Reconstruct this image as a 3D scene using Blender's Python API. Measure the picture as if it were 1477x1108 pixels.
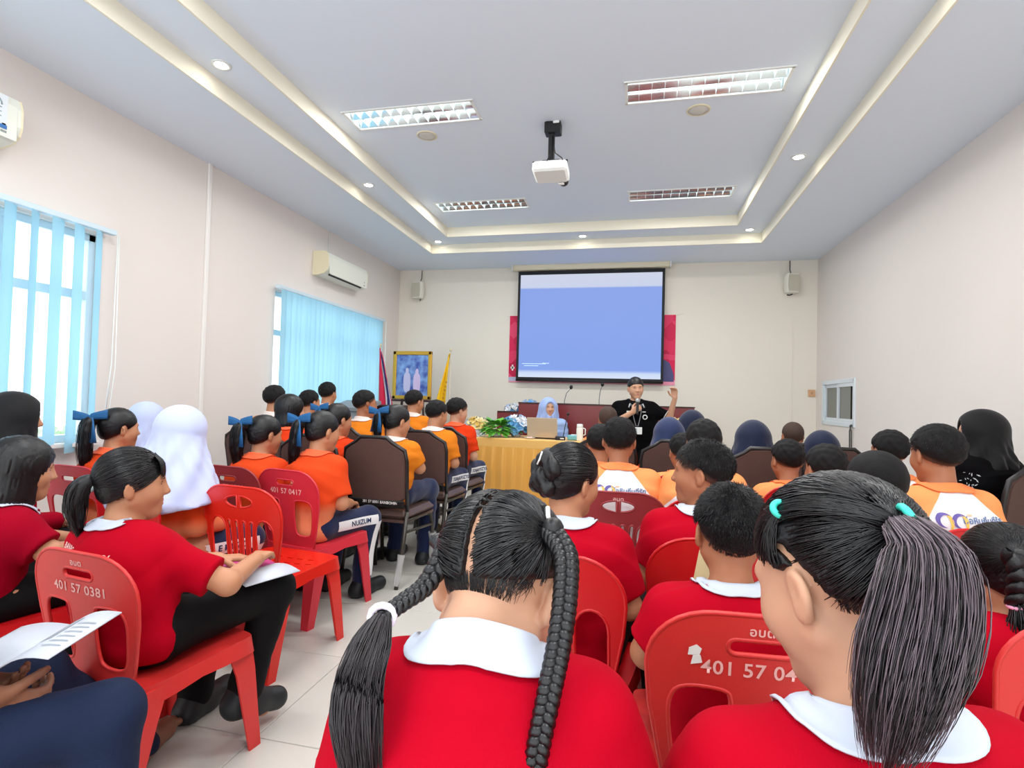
import bpy, bmesh, math, random
import numpy as np
from mathutils import Vector, Matrix, geometry
from mathutils.bvhtree import BVHTree
random.seed(7); np.random.seed(7)
for o in list(bpy.data.objects): bpy.data.objects.remove(o)
scene = bpy.context.scene
COL = scene.collection
PI = math.pi

# ------------------------------------------------------------------ camera
CX, CY, FPX = 738.5, 554.0, 786.195
YAW, PITCH, ROLL = math.radians(12.6595), math.radians(1.4815), math.radians(1.5390)
CAMZ = 1.20
fw = Vector((-math.sin(YAW)*math.cos(PITCH), math.cos(YAW)*math.cos(PITCH), math.sin(PITCH)))
rt0 = Vector((math.cos(YAW), math.sin(YAW), 0)); up0 = rt0.cross(fw)
rt = rt0*math.cos(ROLL)+up0*math.sin(ROLL); upv = up0*math.cos(ROLL)-rt0*math.sin(ROLL)
cam_data = bpy.data.cameras.new('camera'); cam = bpy.data.objects.new('camera', cam_data); COL.objects.link(cam)
cam_data.sensor_fit = 'HORIZONTAL'; cam_data.sensor_width = 36; cam_data.lens = FPX*36/1477
cam_data.clip_start = 0.02; cam_data.clip_end = 200
cam.matrix_world = Matrix(((rt.x, upv.x, -fw.x, 0), (rt.y, upv.y, -fw.y, 0), (rt.z, upv.z, -fw.z, CAMZ), (0, 0, 0, 1)))
scene.camera = cam
CAM = Vector((0, 0, CAMZ))
def ray(x, y): return rt*((x-CX)/FPX)-upv*((y-CY)/FPX)+fw
def at_d(x, y, d): return CAM+ray(x, y)*d
def at_ax(ax, v, x, y):
    q = ray(x, y); return CAM+q*((v-CAM[ax])/q[ax])

# ------------------------------------------------------------------ light and exposure
world = bpy.data.worlds.new('sky'); scene.world = world; world.use_nodes = True
wb = world.node_tree.nodes['Background']; wb.inputs[0].default_value = (0.93, 0.97, 1.0, 1); wb.inputs[1].default_value = 1.15
scene.view_settings.view_transform = 'Standard'; scene.view_settings.look = 'None'
scene.view_settings.exposure = 1.2; scene.view_settings.gamma = 1; scene.view_settings.use_curve_mapping = False

# ------------------------------------------------------------------ helpers
def lin(c):
    if isinstance(c, str): c = tuple(int(c[i:i+2], 16)/255 for i in (0, 2, 4))
    return tuple(x/12.92 if x <= .04045 else ((x+.055)/1.055)**2.4 for x in c)
MATS = {}
def mat(name, col='808080', rough=.6, spec=.4, metal=0, bump=0, bscale=60, var=0, vscale=8, emit=0, trans=0, alpha=1, coat=0, sheen=0):
    if name in MATS: return MATS[name]
    m = bpy.data.materials.new(name); m.use_nodes = True; nt = m.node_tree; b = nt.nodes['Principled BSDF']
    c = lin(col)+(1,)
    b.inputs['Base Color'].default_value = c; b.inputs['Roughness'].default_value = rough
    b.inputs['Specular IOR Level'].default_value = spec; b.inputs['Metallic'].default_value = metal
    b.inputs['Transmission Weight'].default_value = trans; b.inputs['Alpha'].default_value = alpha
    b.inputs['Coat Weight'].default_value = coat; b.inputs['Sheen Weight'].default_value = sheen
    if emit: b.inputs['Emission Color'].default_value = c; b.inputs['Emission Strength'].default_value = emit
    if bump or var:
        tc = nt.nodes.new('ShaderNodeTexCoord')
    if bump:
        n = nt.nodes.new('ShaderNodeTexNoise'); n.inputs['Scale'].default_value = bscale; n.inputs['Detail'].default_value = 3
        nt.links.new(tc.outputs['Object'], n.inputs['Vector'])
        bp = nt.nodes.new('ShaderNodeBump'); bp.inputs['Strength'].default_value = bump; bp.inputs['Distance'].default_value = .004
        nt.links.new(n.outputs['Fac'], bp.inputs['Height']); nt.links.new(bp.outputs['Normal'], b.inputs['Normal'])
    if var:
        n = nt.nodes.new('ShaderNodeTexNoise'); n.inputs['Scale'].default_value = vscale; n.inputs['Detail'].default_value = 4
        nt.links.new(tc.outputs['Object'], n.inputs['Vector'])
        hs = nt.nodes.new('ShaderNodeHueSaturation'); hs.inputs['Color'].default_value = c
        mr = nt.nodes.new('ShaderNodeMapRange'); mr.inputs[3].default_value = 1-var; mr.inputs[4].default_value = 1+var
        nt.links.new(n.outputs['Fac'], mr.inputs[0]); nt.links.new(mr.outputs[0], hs.inputs['Value'])
        nt.links.new(hs.outputs['Color'], b.inputs['Base Color'])
    MATS[name] = m; return m

def tag(o, label=None, cat=None, group=None, kind=None):
    if label: o['label'] = label
    if cat: o['category'] = cat
    if group: o['group'] = group
    if kind: o['kind'] = kind
    return o
def empty(name, loc=(0, 0, 0), rz=0, label=None, cat=None, group=None):
    o = bpy.data.objects.new(name, None); o.empty_display_size = .1; COL.objects.link(o)
    o.location = loc; o.rotation_euler = (0, 0, rz); return tag(o, label, cat, group)
def link(name, me, parent=None, loc=None, rot=None):
    o = bpy.data.objects.new(name, me); COL.objects.link(o)
    if parent is not None: o.parent = parent
    if loc is not None: o.location = loc
    if rot is not None: o.rotation_euler = rot
    return o
def setmat(me, m):
    me.materials.clear()
    for x in (m if isinstance(m, (list, tuple)) else [m]): me.materials.append(x)
def npmesh(name, V, F, m=None, smooth=True):
    """V (n,3); F (k,4) or (k,3) int arrays"""
    me = bpy.data.meshes.new(name); V = np.asarray(V, np.float32); F = np.asarray(F, np.int32); k = F.shape[1]
    me.vertices.add(len(V)); me.vertices.foreach_set('co', V.ravel())
    me.loops.add(F.size); me.loops.foreach_set('vertex_index', F.ravel())
    me.polygons.add(len(F)); me.polygons.foreach_set('loop_start', np.arange(0, F.size, k, dtype=np.int32))
    me.polygons.foreach_set('use_smooth', np.full(len(F), bool(smooth)))
    me.update(calc_edges=True)
    if m is not None: setmat(me, m)
    return me
class MB:
    """collects boxes, tubes, lathes, grids into one mesh"""
    def __init__(s): s.v = []; s.f = []; s.sm = []
    def add(s, vs, fs, smooth=False):
        n = len(s.v); s.v += [tuple(v) for v in vs]; s.f += [tuple(i+n for i in f) for f in fs]; s.sm += [smooth]*len(fs); return s
    def box(s, c, d, rz=0, bev=0, M=None):
        x, y, z = d[0]/2, d[1]/2, d[2]/2
        if bev:
            b = min(bev, x*.9, y*.9, z*.9); vs = []
            for k, (zz, ins) in enumerate(((-z, b), (-z+b, 0), (z-b, 0), (z, b))):
                X, Y = x-ins, y-ins; q = b if ins == 0 else b*.6
                for (a, e) in ((X-q, -Y), (X, -Y+q), (X, Y-q), (X-q, Y), (-X+q, Y), (-X, Y-q), (-X, -Y+q), (-X+q, -Y)): vs.append((a, e, zz))
            fs = [tuple(range(7, -1, -1)), tuple(range(24, 32))]
            for k in range(3):
                for i in range(8): fs.append((k*8+i, k*8+(i+1) % 8, k*8+8+(i+1) % 8, k*8+8+i))
        else:
            vs = [(a*x, e*y, g*z) for g in (-1, 1) for (a, e) in ((-1, -1), (1, -1), (1, 1), (-1, 1))]
            fs = [(3, 2, 1, 0), (4, 5, 6, 7), (0, 1, 5, 4), (1, 2, 6, 5), (2, 3, 7, 6), (3, 0, 4, 7)]
        R = Matrix.Rotation(rz, 3, 'Z') if M is None else M
        return s.add([R@Vector(v)+Vector(c) for v in vs], fs)
    def tube(s, pts, r, n=8, cap=True, sx=1, smooth=True, upref=None):
        pts = [Vector(p) for p in pts]; rs = r if isinstance(r, (list, tuple)) else [r]*len(pts); vs = []; fs = []; pu = None
        for i, p in enumerate(pts):
            t = (pts[min(i+1, len(pts)-1)]-pts[max(i-1, 0)]); t = t.normalized() if t.length > 1e-9 else Vector((0, 0, 1))
            if pu is None:
                a = Vector(upref) if upref else (Vector((0, 0, 1)) if abs(t.z) < .9 else Vector((0, 1, 0)))
                pu = (a-t*a.dot(t)).normalized()
            else:
                pu = (pu-t*pu.dot(t)); pu = pu.normalized() if pu.length > 1e-6 else Vector((1, 0, 0))
            q = t.cross(pu)
            for k in range(n):
                a = 2*PI*k/n; vs.append(p+pu*(math.cos(a)*rs[i])+q*(math.sin(a)*rs[i]*sx))
        for i in range(len(pts)-1):
            for k in range(n): fs.append((i*n+k, i*n+(k+1) % n, (i+1)*n+(k+1) % n, (i+1)*n+k))
        if cap: fs += [tuple(range(n-1, -1, -1)), tuple(range((len(pts)-1)*n, len(pts)*n))]
        return s.add(vs, fs, smooth)
    def lathe(s, prof, n=20, c=(0, 0, 0), M=None, smooth=True):
        vs = []; fs = []; R = M or Matrix.Identity(3)
        for (r, z) in prof:
            for k in range(n): a = 2*PI*k/n; vs.append(R@Vector((r*math.cos(a), r*math.sin(a), z))+Vector(c))
        for i in range(len(prof)-1):
            for k in range(n): fs.append((i*n+k, i*n+(k+1) % n, (i+1)*n+(k+1) % n, (i+1)*n+k))
        fs += [tuple(range(n-1, -1, -1)), tuple(range((len(prof)-1)*n, len(prof)*n))]
        return s.add(vs, fs, smooth)
    def grid(s, nu, nv, fn, smooth=True, closed=False):
        vs = [fn(i/(nu-1) if not closed else i/nu, j/(nv-1)) for j in range(nv) for i in range(nu)]
        fs = []
        for j in range(nv-1):
            for i in range(nu if closed else nu-1): fs.append((j*nu+i, j*nu+(i+1) % nu, (j+1)*nu+(i+1) % nu, (j+1)*nu+i))
        return s.add(vs, fs, smooth)
    def ball(s, c, r, n=10, M=None):
        rr = r if isinstance(r, (list, tuple)) else (r, r, r); R = M or Matrix.Identity(3)
        h = n//2+1
        return s.grid(n, h, lambda u, v: R@Vector((rr[0]*math.cos(2*PI*u)*math.sin(PI*(.001+.998*v)), rr[1]*math.sin(2*PI*u)*math.sin(PI*(.001+.998*v)), -rr[2]*math.cos(PI*v)))+Vector(c), True, True)
    def mesh(s, name, m):
        me = bpy.data.meshes.new(name); me.from_pydata(s.v, [], s.f); me.polygons.foreach_set('use_smooth', s.sm); me.update(); setmat(me, m); return me
    def build(s, name, m, parent=None, loc=None, rot=None): return link(name, s.mesh(name, m), parent, loc, rot)
def solid(o, t, off=0):
    md = o.modifiers.new('thick', 'SOLIDIFY'); md.thickness = t; md.offset = off; return o
def bevel(o, w=.004, n=2):
    md = o.modifiers.new('bev', 'BEVEL'); md.width = w; md.segments = n; md.limit_method = 'ANGLE'; return o

def rrect(x0, y0, x1, y1, r, n=5):
    r4 = r if isinstance(r, (list, tuple)) else [r]*4; P = []   # bl, br, tr, tl
    for (cx, cy, a0, q) in ((x0+r4[0], y0+r4[0], PI, r4[0]), (x1-r4[1], y0+r4[1], 1.5*PI, r4[1]), (x1-r4[2], y1-r4[2], 0, r4[2]), (x0+r4[3], y1-r4[3], .5*PI, r4[3])):
        for k in range(n+1): a = a0+k/n*PI/2; P.append((cx+q*math.cos(a), cy+q*math.sin(a)))
    return P
def inpoly(p, poly):
    c = False; j = len(poly)-1
    for i in range(len(poly)):
        a, b = poly[i], poly[j]
        if (a[1] > p[1]) != (b[1] > p[1]) and p[0] < (b[0]-a[0])*(p[1]-a[1])/(b[1]-a[1])+a[0]: c = not c
        j = i
    return c
def panel(outer, holes, fmap, th, step=.03, rim=0):
    """flat sheet with holes, mapped to 3D by fmap(u,v,w) with w across the thickness; optional rolled rim"""
    loops = [outer]+holes; pts = []; edges = []
    for L in loops:
        n0 = len(pts); pts += [Vector(p) for p in L]; edges += [(n0+i, n0+(i+1) % len(L)) for i in range(len(L))]
    xs = [p[0] for p in outer]; ys = [p[1] for p in outer]; nb = len(pts)
    y = min(ys)+step/2
    while y < max(ys):
        x = min(xs)+step/2
        while x < max(xs):
            p = (x, y)
            if inpoly(p, outer) and not any(inpoly(p, h) for h in holes) and min((Vector(p)-q).length for q in pts[:nb]) > step*.45: pts.append(Vector(p))
            x += step
        y += step
    V, E, F, *_ = geometry.delaunay_2d_cdt(pts, edges, [], 0, 1e-5)
    tris = []
    for f in F:
        c = ((V[f[0]].x+V[f[1]].x+V[f[2]].x)/3, (V[f[0]].y+V[f[1]].y+V[f[2]].y)/3)
        if inpoly(c, outer) and not any(inpoly(c, h) for h in holes): tris.append(tuple(f))
    n = len(V); mb = MB()
    vs = [fmap(v.x, v.y, th/2) for v in V]+[fmap(v.x, v.y, -th/2) for v in V]
    fs = list(tris)+[tuple(i+n for i in reversed(f)) for f in tris]
    mb.add(vs, fs, True)
    cnt = {}
    for f in tris:
        for i in range(3):
            e = (f[i], f[(i+1) % 3]); cnt[e] = cnt.get(e, 0)+1
    side = [e for e in cnt if (e[1], e[0]) not in cnt]
    mb.add(vs, [(e[1], e[0], e[0]+n, e[1]+n) for e in side], False)
    if rim:
        for L in loops:
            P = [fmap(p[0], p[1], 0) for p in L]; mb.tube(P+[P[0], P[1]], rim, 6, False)
    return mb

FONTS = {}
def text_mesh(body, size, depth=0, shear=0, bold=0, spacing=1):
    cu = bpy.data.curves.new('t', 'FONT'); cu.body = body; cu.size = size; cu.align_x = 'CENTER'; cu.align_y = 'CENTER'; cu.extrude = depth; cu.shear = shear; cu.offset = bold; cu.space_character = spacing
    cu.resolution_u = 3
    o = bpy.data.objects.new('t', cu); COL.objects.link(o); bpy.context.view_layer.update()
    dg = bpy.context.evaluated_depsgraph_get(); me = bpy.data.meshes.new_from_object(o.evaluated_get(dg)); 
    bpy.data.objects.remove(o); bpy.data.curves.remove(cu); return me
def decal_project(me, fn):
    """map each vertex of a flat mesh (x,y) through fn -> 3D point"""
    for v in me.vertices: v.co = fn(v.co.x, v.co.y)
    me.update(); return me
def subdiv(me, maxlen):
    bm = bmesh.new(); bm.from_mesh(me); bmesh.ops.triangulate(bm, faces=bm.faces)
    for _ in range(5):
        es = [e for e in bm.edges if e.calc_length() > maxlen]
        if not es: break
        bmesh.ops.subdivide_edges(bm, edges=es, cuts=1); bmesh.ops.triangulate(bm, faces=[f for f in bm.faces if len(f.verts) > 3])
    bm.to_mesh(me); bm.free(); return me

# ------------------------------------------------------------------ signed distance modelling (bodies, clothes, hair)
class Sdf:
    def __init__(s): s.ops = []
    def cap(s, a, b, r1, r2=None, k=.02, xs=1): s.ops.append(('cap', np.array(a, np.float32), np.array(b, np.float32), r1, r1 if r2 is None else r2, k, xs)); return s
    def ell(s, c, r, R=None, k=.02, sub=False): s.ops.append(('sub' if sub else 'ell', np.array(c, np.float32), np.array(r, np.float32), None if R is None else np.array(R, np.float32), k)); return s
    def cut(s, n, c, k=.006): n = np.array(n, np.float32); s.ops.append(('cut', n/np.linalg.norm(n), c/np.linalg.norm(n), k)); return s
    def disp(s, fn): s.ops.append(('disp', fn)); return s
    def grp(s, other, c, R, k=.02): s.ops.append(('grp', other, np.array(c, np.float32), R, k)); return s
    def minsdf(s, other, k=.02): s.ops.append(('min', other, k)); return s
    def __call__(s, P):
        d = np.full(len(P), 9., np.float32)
        for op in s.ops:
            t = op[0]
            if t == 'cap':
                _, a, b, r1, r2, k, xs = op; q = P-a; ab = b-a
                if xs != 1: sc = np.array([xs, 1, 1], np.float32); q = q*sc; ab = ab*sc
                h = np.clip(q@ab/max(float(ab@ab), 1e-9), 0, 1); e = np.sqrt(((q-h[:, None]*ab)**2).sum(1))-(r1+(r2-r1)*h)
            elif t in ('ell', 'sub'):
                _, c, r, R, k = op; q = P-c
                if R is not None: q = q@R
                e = (np.sqrt(((q/r)**2).sum(1))-1)*float(r.min())
                if t == 'sub':
                    e = -e; h = np.clip(.5-.5*(d-e)/k, 0, 1); d = d+(e-d)*h+k*h*(1-h); continue
            elif t == 'cut':
                _, n, c, k = op; e = P@n-c; h = np.clip(.5-.5*(d-e)/k, 0, 1); d = d+(e-d)*h+k*h*(1-h); continue
            elif t == 'disp': d = d+op[1](P); continue
            elif t == 'min': e = op[1](P); k = op[2]
            elif t == 'grp':
                dist = np.sqrt(((P-op[2])**2).sum(1)); m = dist < op[3]+.06; e = dist-op[3]; k = op[4]
                if m.any(): e[m] = op[1](P[m])
            h = np.clip(.5+.5*(e-d)/k, 0, 1); d = e+(d-e)*h-k*h*(1-h)
        return d
OFF8 = np.array([(i & 1, i >> 1 & 1, i >> 2 & 1) for i in range(8)], np.int64)
def polygonize(sdf, lo, hi, h, slack=.006, refine=1):
    lo = np.array(lo, np.float32); hi = np.array(hi, np.float32); L = 4; H = h*2**L
    n = np.ceil((hi-lo)/H).astype(int)+1
    cells = np.stack(np.meshgrid(*[np.arange(k) for k in n], indexing='ij'), -1).reshape(-1, 3).astype(np.int64)
    for l in range(L, -1, -1):
        s = h*2**l; c = lo+(cells+.5)*s; d = sdf(c.astype(np.float32)); cells = cells[np.abs(d) < .88*s+slack]
        if l: cells = (cells[:, None]*2+OFF8[None]).reshape(-1, 3)
    B = 1 << 20
    key = lambda q: (q[..., 0]*B+q[..., 1])*B+q[..., 2]
    ck = key(cells+1); o = np.argsort(ck); cells = cells[o]; ck = ck[o]
    pk = key(cells[:, None]+OFF8[None]+1); uk, inv = np.unique(pk.ravel(), return_inverse=True); inv = inv.reshape(-1, 8)
    up = np.stack([uk//(B*B), uk//B % B, uk % B], -1)-1
    val = sdf((lo+up*h).astype(np.float32)); cv = val[inv]; sg = cv < 0
    act = sg.any(1) & ~sg.all(1); cells = cells[act]; ck = ck[act]; cv = cv[act]; sg = sg[act]
    acc = np.zeros((len(cells), 3)); cnt = np.zeros(len(cells))
    for a in range(8):
        for ax in (1, 2, 4):
            if a & ax: continue
            b = a | ax; m = sg[:, a] != sg[:, b]; den = cv[:, a]-cv[:, b]; t = np.where(m, cv[:, a]/np.where(np.abs(den) < 1e-12, 1, den), 0)
            p = OFF8[a]+t[:, None]*(OFF8[b]-OFF8[a]); acc += p*m[:, None]; cnt += m
    V = (lo+(cells+acc/cnt[:, None])*h).astype(np.float32)
    F = []
    E3 = np.eye(3, dtype=np.int64)
    for ax in range(3):
        b, c = (ax+1) % 3, (ax+2) % 3; bit = 1 << ax; m = np.nonzero(sg[:, 0] != sg[:, bit])[0]; q = cells[m]
        idx = []; ok = np.ones(len(m), bool)
        for dlt in (0*E3[b], -E3[b], -E3[b]-E3[c], -E3[c]):
            k = key(q+dlt+1); i = np.searchsorted(ck, k); i = np.minimum(i, len(ck)-1); ok &= ck[i] == k; idx.append(i)
        f = np.stack(idx, -1); flip = sg[m, 0]; f = np.where(flip[:, None], f, f[:, ::-1]); F.append(f[ok])
    F = np.concatenate(F)
    for _ in range(refine):
        e = h*.25; d0 = sdf(V); g = np.stack([sdf(V+np.array(v, np.float32))-d0 for v in ((e, 0, 0), (0, e, 0), (0, 0, e))], -1)/e
        gl = np.maximum((g**2).sum(1), .05); V = V-(np.clip(d0, -h, h)/gl)[:, None]*g
    return V, F
def sdf_mesh(name, sdf, lo, hi, h, m, slack=.006):
    V, F = polygonize(sdf, lo, hi, h, slack); return npmesh(name, V, F[:, ::-1] if False else F, m)

def coarsen(V, F, mask, cell):
    """merge the vertices under clothing into larger cells; the surface stays closed"""
    key = np.full(len(V), -1, np.int64); q = np.floor(V/cell).astype(np.int64)+512
    key[mask] = ((q[mask, 0]*1024+q[mask, 1])*1024+q[mask, 2]); key[~mask] = (1 << 40)+np.nonzero(~mask)[0]
    uk, inv = np.unique(key, return_inverse=True); n = len(uk); cnt = np.bincount(inv, minlength=n)
    W = np.stack([np.bincount(inv, V[:, k], n)/cnt for k in range(3)], -1); G = inv[F]
    T = np.concatenate([G[:, [0, 1, 2]], G[:, [0, 2, 3]]]); ok = (T[:, 0] != T[:, 1]) & (T[:, 1] != T[:, 2]) & (T[:, 0] != T[:, 2]); T = T[ok]
    _, first = np.unique(np.sort(T, 1), axis=0, return_index=True); return W, T[np.sort(first)]
# ================================================================== the room
YF, XL, XR, YB = 8.11, -3.714, 2.408, -1.6
ZC = CAMZ+2.0; Z1, Z2 = ZC+.11, ZC+.22
M_wall = mat('wall_paint', 'e9e2dc', .75, .25, bump=.05, bscale=120, var=.012, vscale=2)
M_wallf = mat('front_wall_paint', 'ece6da', .7, .25, bump=.05, bscale=120, var=.01, vscale=2)
M_ceil = mat('ceiling_paint', 'e4eefa', .6, .3)
M_cove = mat('cove_paint', 'f3eedb', .6, .3)
M_white = mat('white_plastic', 'eceeea', .4, .5)
M_cream = mat('aged_cream_plastic', 'ece3c6', .4, .5)
M_alu = mat('pale_blue_aluminium', 'cfe3ee', .35, .5)
M_black = mat('black_plastic', '141416', .45, .5)
M_dark = mat('dark_metal', '2b2926', .35, .6, metal=.6)
M_tile = mat('cream_floor_tile', 'c9c7bf', .22, .5, var=.03, vscale=1.5)
M_grout = mat('grout', '9b968b', .8, .2)

def quadbox(name, segs, m):
    mb = MB()
    for (x0, x1, y0, y1, z0, z1) in segs: mb.box(((x0+x1)/2, (y0+y1)/2, (z0+z1)/2), (x1-x0, y1-y0, z1-z0))
    return tag(mb.build(name, m), kind='structure')
ZW0, ZW1 = .82, 2.27
W1 = (.75, 3.10); W2 = (5.03, 7.41)
T = .16
zs = ZC+.5
quadbox('wall_left', [(XL-T, XL, YB, YF+T, -.1, ZW0), (XL-T, XL, YB, YF+T, ZW1, zs), (XL-T, XL, YB, W1[0], ZW0, ZW1), (XL-T, XL, W1[1], W2[0], ZW0, ZW1), (XL-T, XL, W2[1], YF+T, ZW0, ZW1)], M_wall)
quadbox('wall_front', [(XL, XR, YF, YF+T, -.1, zs)], M_wallf)
RW = (6.80, 7.82, 1.0, 1.50)
quadbox('wall_right', [(XR, XR+T, YB, YF+T, -.1, RW[2]), (XR, XR+T, YB, YF+T, RW[3], zs), (XR, XR+T, YB, RW[0], RW[2], RW[3]), (XR, XR+T, RW[1], YF+T, RW[2], RW[3])], M_wall)
# floor: bedding slab and single tiles with open joints
fl = quadbox('floor', [(XL, XR, YB, YF, -.1, -.004)], M_grout)
TS = .60; mb = MB(); mb.box((0, 0, -.004), (TS-.004, TS-.004, .008), bev=.0015); tile_me = mb.mesh('floor_tile', M_tile)
x0t, y0t = -1.257-TS*5+TS/2, 1.69-TS*6+TS/2
for i in range(12):
    for j in range(18):
        cx_, cy_ = x0t+i*TS, y0t+j*TS
        if cx_-TS/2 > XR or cx_+TS/2 < XL or cy_-TS/2 > YF or cy_+TS/2 < YB: continue
        ax, bx = max(cx_-TS/2, XL), min(cx_+TS/2, XR); ay, by = max(cy_-TS/2, YB), min(cy_+TS/2, YF)
        if bx-ax < .03 or by-ay < .03: continue
        o = link('floor_tile', tile_me, fl, ((ax+bx)/2, (ay+by)/2, 0)); o.scale = ((bx-ax)/TS, (by-ay)/TS, 1)
# ceiling: three levels of a tray
co = (-2.808, 1.497, 7.143); ci = (-2.455, 1.150, 6.765)
quadbox('ceiling', [(XL, co[0], YB, YF, ZC, zs), (co[1], XR, YB, YF, ZC, zs), (co[0], co[1], co[2], YF, ZC, zs)], M_ceil)
quadbox('ceiling_step', [(co[0], ci[0], YB, co[2], Z1, zs), (ci[1], co[1], YB, co[2], Z1, zs), (ci[0], ci[1], ci[2], co[2], Z1, zs)], M_ceil)
FX = [(-2.29, -1.237, 3.84, 4.115), (-.10, .975, 3.82, 4.08), (-2.29, -1.235, 5.875, 6.125), (-.10, .962, 5.845, 6.105)]
FX = [(a, b, (c+d)/2-.14, (c+d)/2+.14) for (a, b, c, d) in FX]
FXB = [(a, b, c-2.02, d-2.02) for (a, b, c, d) in FX[:2]]+[(a, b, c-4.04, d-4.04) for (a, b, c, d) in FX[:2]]
holes = [[(a, c), (b, c), (b, d), (a, d)] for (a, b, c, d) in FX+FXB]
tag(panel([(ci[0], YB), (ci[1], YB), (ci[1], ci[2]), (ci[0], ci[2])], holes, lambda u, v, w: (u, v, Z2+.01+w), .02, .7).build('ceiling_panel', M_ceil), kind='structure')
e = .012
quadbox('trim_1', [(co[0]-.001, co[0]+e, YB, co[2], ZC-.012, Z1), (co[1]-e, co[1]+.001, YB, co[2], ZC-.012, Z1), (co[0], co[1], co[2]-e, co[2]+.001, ZC-.012, Z1)], M_cove)
quadbox('trim_2', [(ci[0]-.001, ci[0]+e, YB, ci[2], Z1-.012, Z2), (ci[1]-e, ci[1]+.001, YB, ci[2], Z1-.012, Z2), (ci[0], ci[1], ci[2]-e, ci[2]+.001, Z1-.012, Z2)], M_cove)

# ---- recessed louvre lights
M_refl = mat('mirror_reflector', 'dfe8ea', .12, .8, metal=.9)
M_tube = mat('fluorescent_tube', 'f4fbff', .4, .3, emit=5)
M_louv = mat('louvre_white', 'f2f6f5', .3, .5, metal=0)
def louvre_light(a, b, c, d, label):
    t = empty('ceiling_light', ((a+b)/2, (c+d)/2, Z2), 0, label, 'light', 'recessed louvre ceiling lights')
    L, W = b-a, d-c
    mb = MB(); fwid = .018
    for (cx_, cy_, lx, ly) in ((0, -W/2, L+.03, fwid), (0, W/2, L+.03, fwid), (-L/2, 0, fwid, W), (L/2, 0, fwid, W)): mb.box((cx_, cy_, -.004), (lx, ly, .010))
    mb.build('frame', M_white, t)
    mb = MB(); mb.box((0, 0, .125), (L, W, .004))
    for s in (-1, 1): mb.box((s*L/2, 0, .062), (.004, W, .124)); mb.box((0, s*W/2, .062), (L, .004, .124))
    mb.build('housing', M_louv, t)
    for s in (-1, 1):
        mb = MB()
        for k in (-1, 1):
            mb.grid(2, 5, lambda u, v, s=s, k=k: ((u-.5)*(L-.02), s*W*.245+k*(.012+.05*v*v), .105-.10*v), True)
        mb.build('reflector', M_refl, t)
        mb = MB(); mb.tube([(-L/2+.03, s*W*.245, .075), (L/2-.03, s*W*.245, .075)], .013, 10); mb.build('tube_lamp', M_tube, t)
    mb = MB(); mb.box((0, 0, .012), (.0015, W-.01, .05)); bl = mb.mesh('louvre_blade', M_louv)
    for k in range(1, 12): link('louvre_blade', bl, t, (-L/2+L*k/12, 0, .014))
    la = bpy.data.lights.new('tube_light', 'AREA'); la.shape = 'RECTANGLE'; la.size = L*.92; la.size_y = W*.8; la.energy = 11; la.color = (1, .985, .96)
    lo_ = bpy.data.objects.new('tube_light', la); COL.objects.link(lo_); lo_.parent = t; lo_.location = (0, 0, -.012)
    return t
lab = ['louvre ceiling light on the window side, beside a round ceiling speaker', 'louvre ceiling light farther from the windows, beside a round ceiling speaker',
       'louvre ceiling light near the screen wall, on the window side', 'louvre ceiling light near the screen wall, farther from the windows']
for q, l in zip(FX, lab): louvre_light(*q, l)
for q in FXB: louvre_light(*q, 'louvre ceiling light over the back rows of seats')

# ---- downlights
M_lamp = mat('downlight_lamp', 'fff8ea', .4, .3, emit=14)
mb = MB(); mb.lathe([(.060, 0), (.060, -.006), (.043, -.008), (.040, 0)], 24); dl_ring = mb.mesh('rim', M_white)
mb = MB(); mb.lathe([(.001, -.0035), (.039, -.0035), (.040, .0)], 24); dl_disc = mb.mesh('lamp', M_lamp)
dls = [((-2.655, 2.97), 'lit round downlight in the ceiling step, second from the screen wall corner on the window side'), ((-2.655, 4.98), 'lit round downlight in the ceiling step above the far air conditioner'), ((-2.655, 6.98), 'lit round downlight at the ceiling step corner on the window side'),
       ((-.69, 6.98), 'lit round downlight in the ceiling step above the projection screen'), ((1.318, 6.98), 'lit round downlight at the ceiling step corner on the small window side'), ((1.318, 4.975), 'lit round downlight in the ceiling step along the plain wall side'), ((1.318, 2.97), 'round downlight in the ceiling step over the back of the hall'), ((-2.655, .97), 'round downlight in the ceiling step over the back of the hall'), ((1.318, .97), 'round downlight in the ceiling step over the back of the hall')]
dls[0] = (dls[0][0], 'lit round downlight in the ceiling step nearest the large clear window')
for (x, y), l in dls:
    t = empty('downlight', (x, y, Z1), 0, l, 'light', 'round downlights in the ceiling step'); link('rim', dl_ring, t); link('lamp', dl_disc, t)
# ---- ceiling speakers
M_grille = mat('speaker_grille', 'd9d7cf', .6, .3, bump=.5, bscale=900)
for (x, y, l) in ((-1.77, 4.31, 'round cream ceiling speaker beside the louvre light on the window side'), (.43, 4.27, 'round cream ceiling speaker beside the louvre light away from the windows')):
    t = empty('ceiling_speaker', (x, y, Z2), 0, l, 'speaker', 'ceiling speakers')
    mb = MB(); mb.lathe([(.088, 0), (.088, -.006), (.078, -.010), (.076, -.004)], 28); mb.build('rim', M_cream, t)
    mb = MB(); mb.lathe([(.001, -.011), (.04, -.010), (.077, -.006), (.077, 0)], 28); mb.build('grille', M_grille, t)

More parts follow.
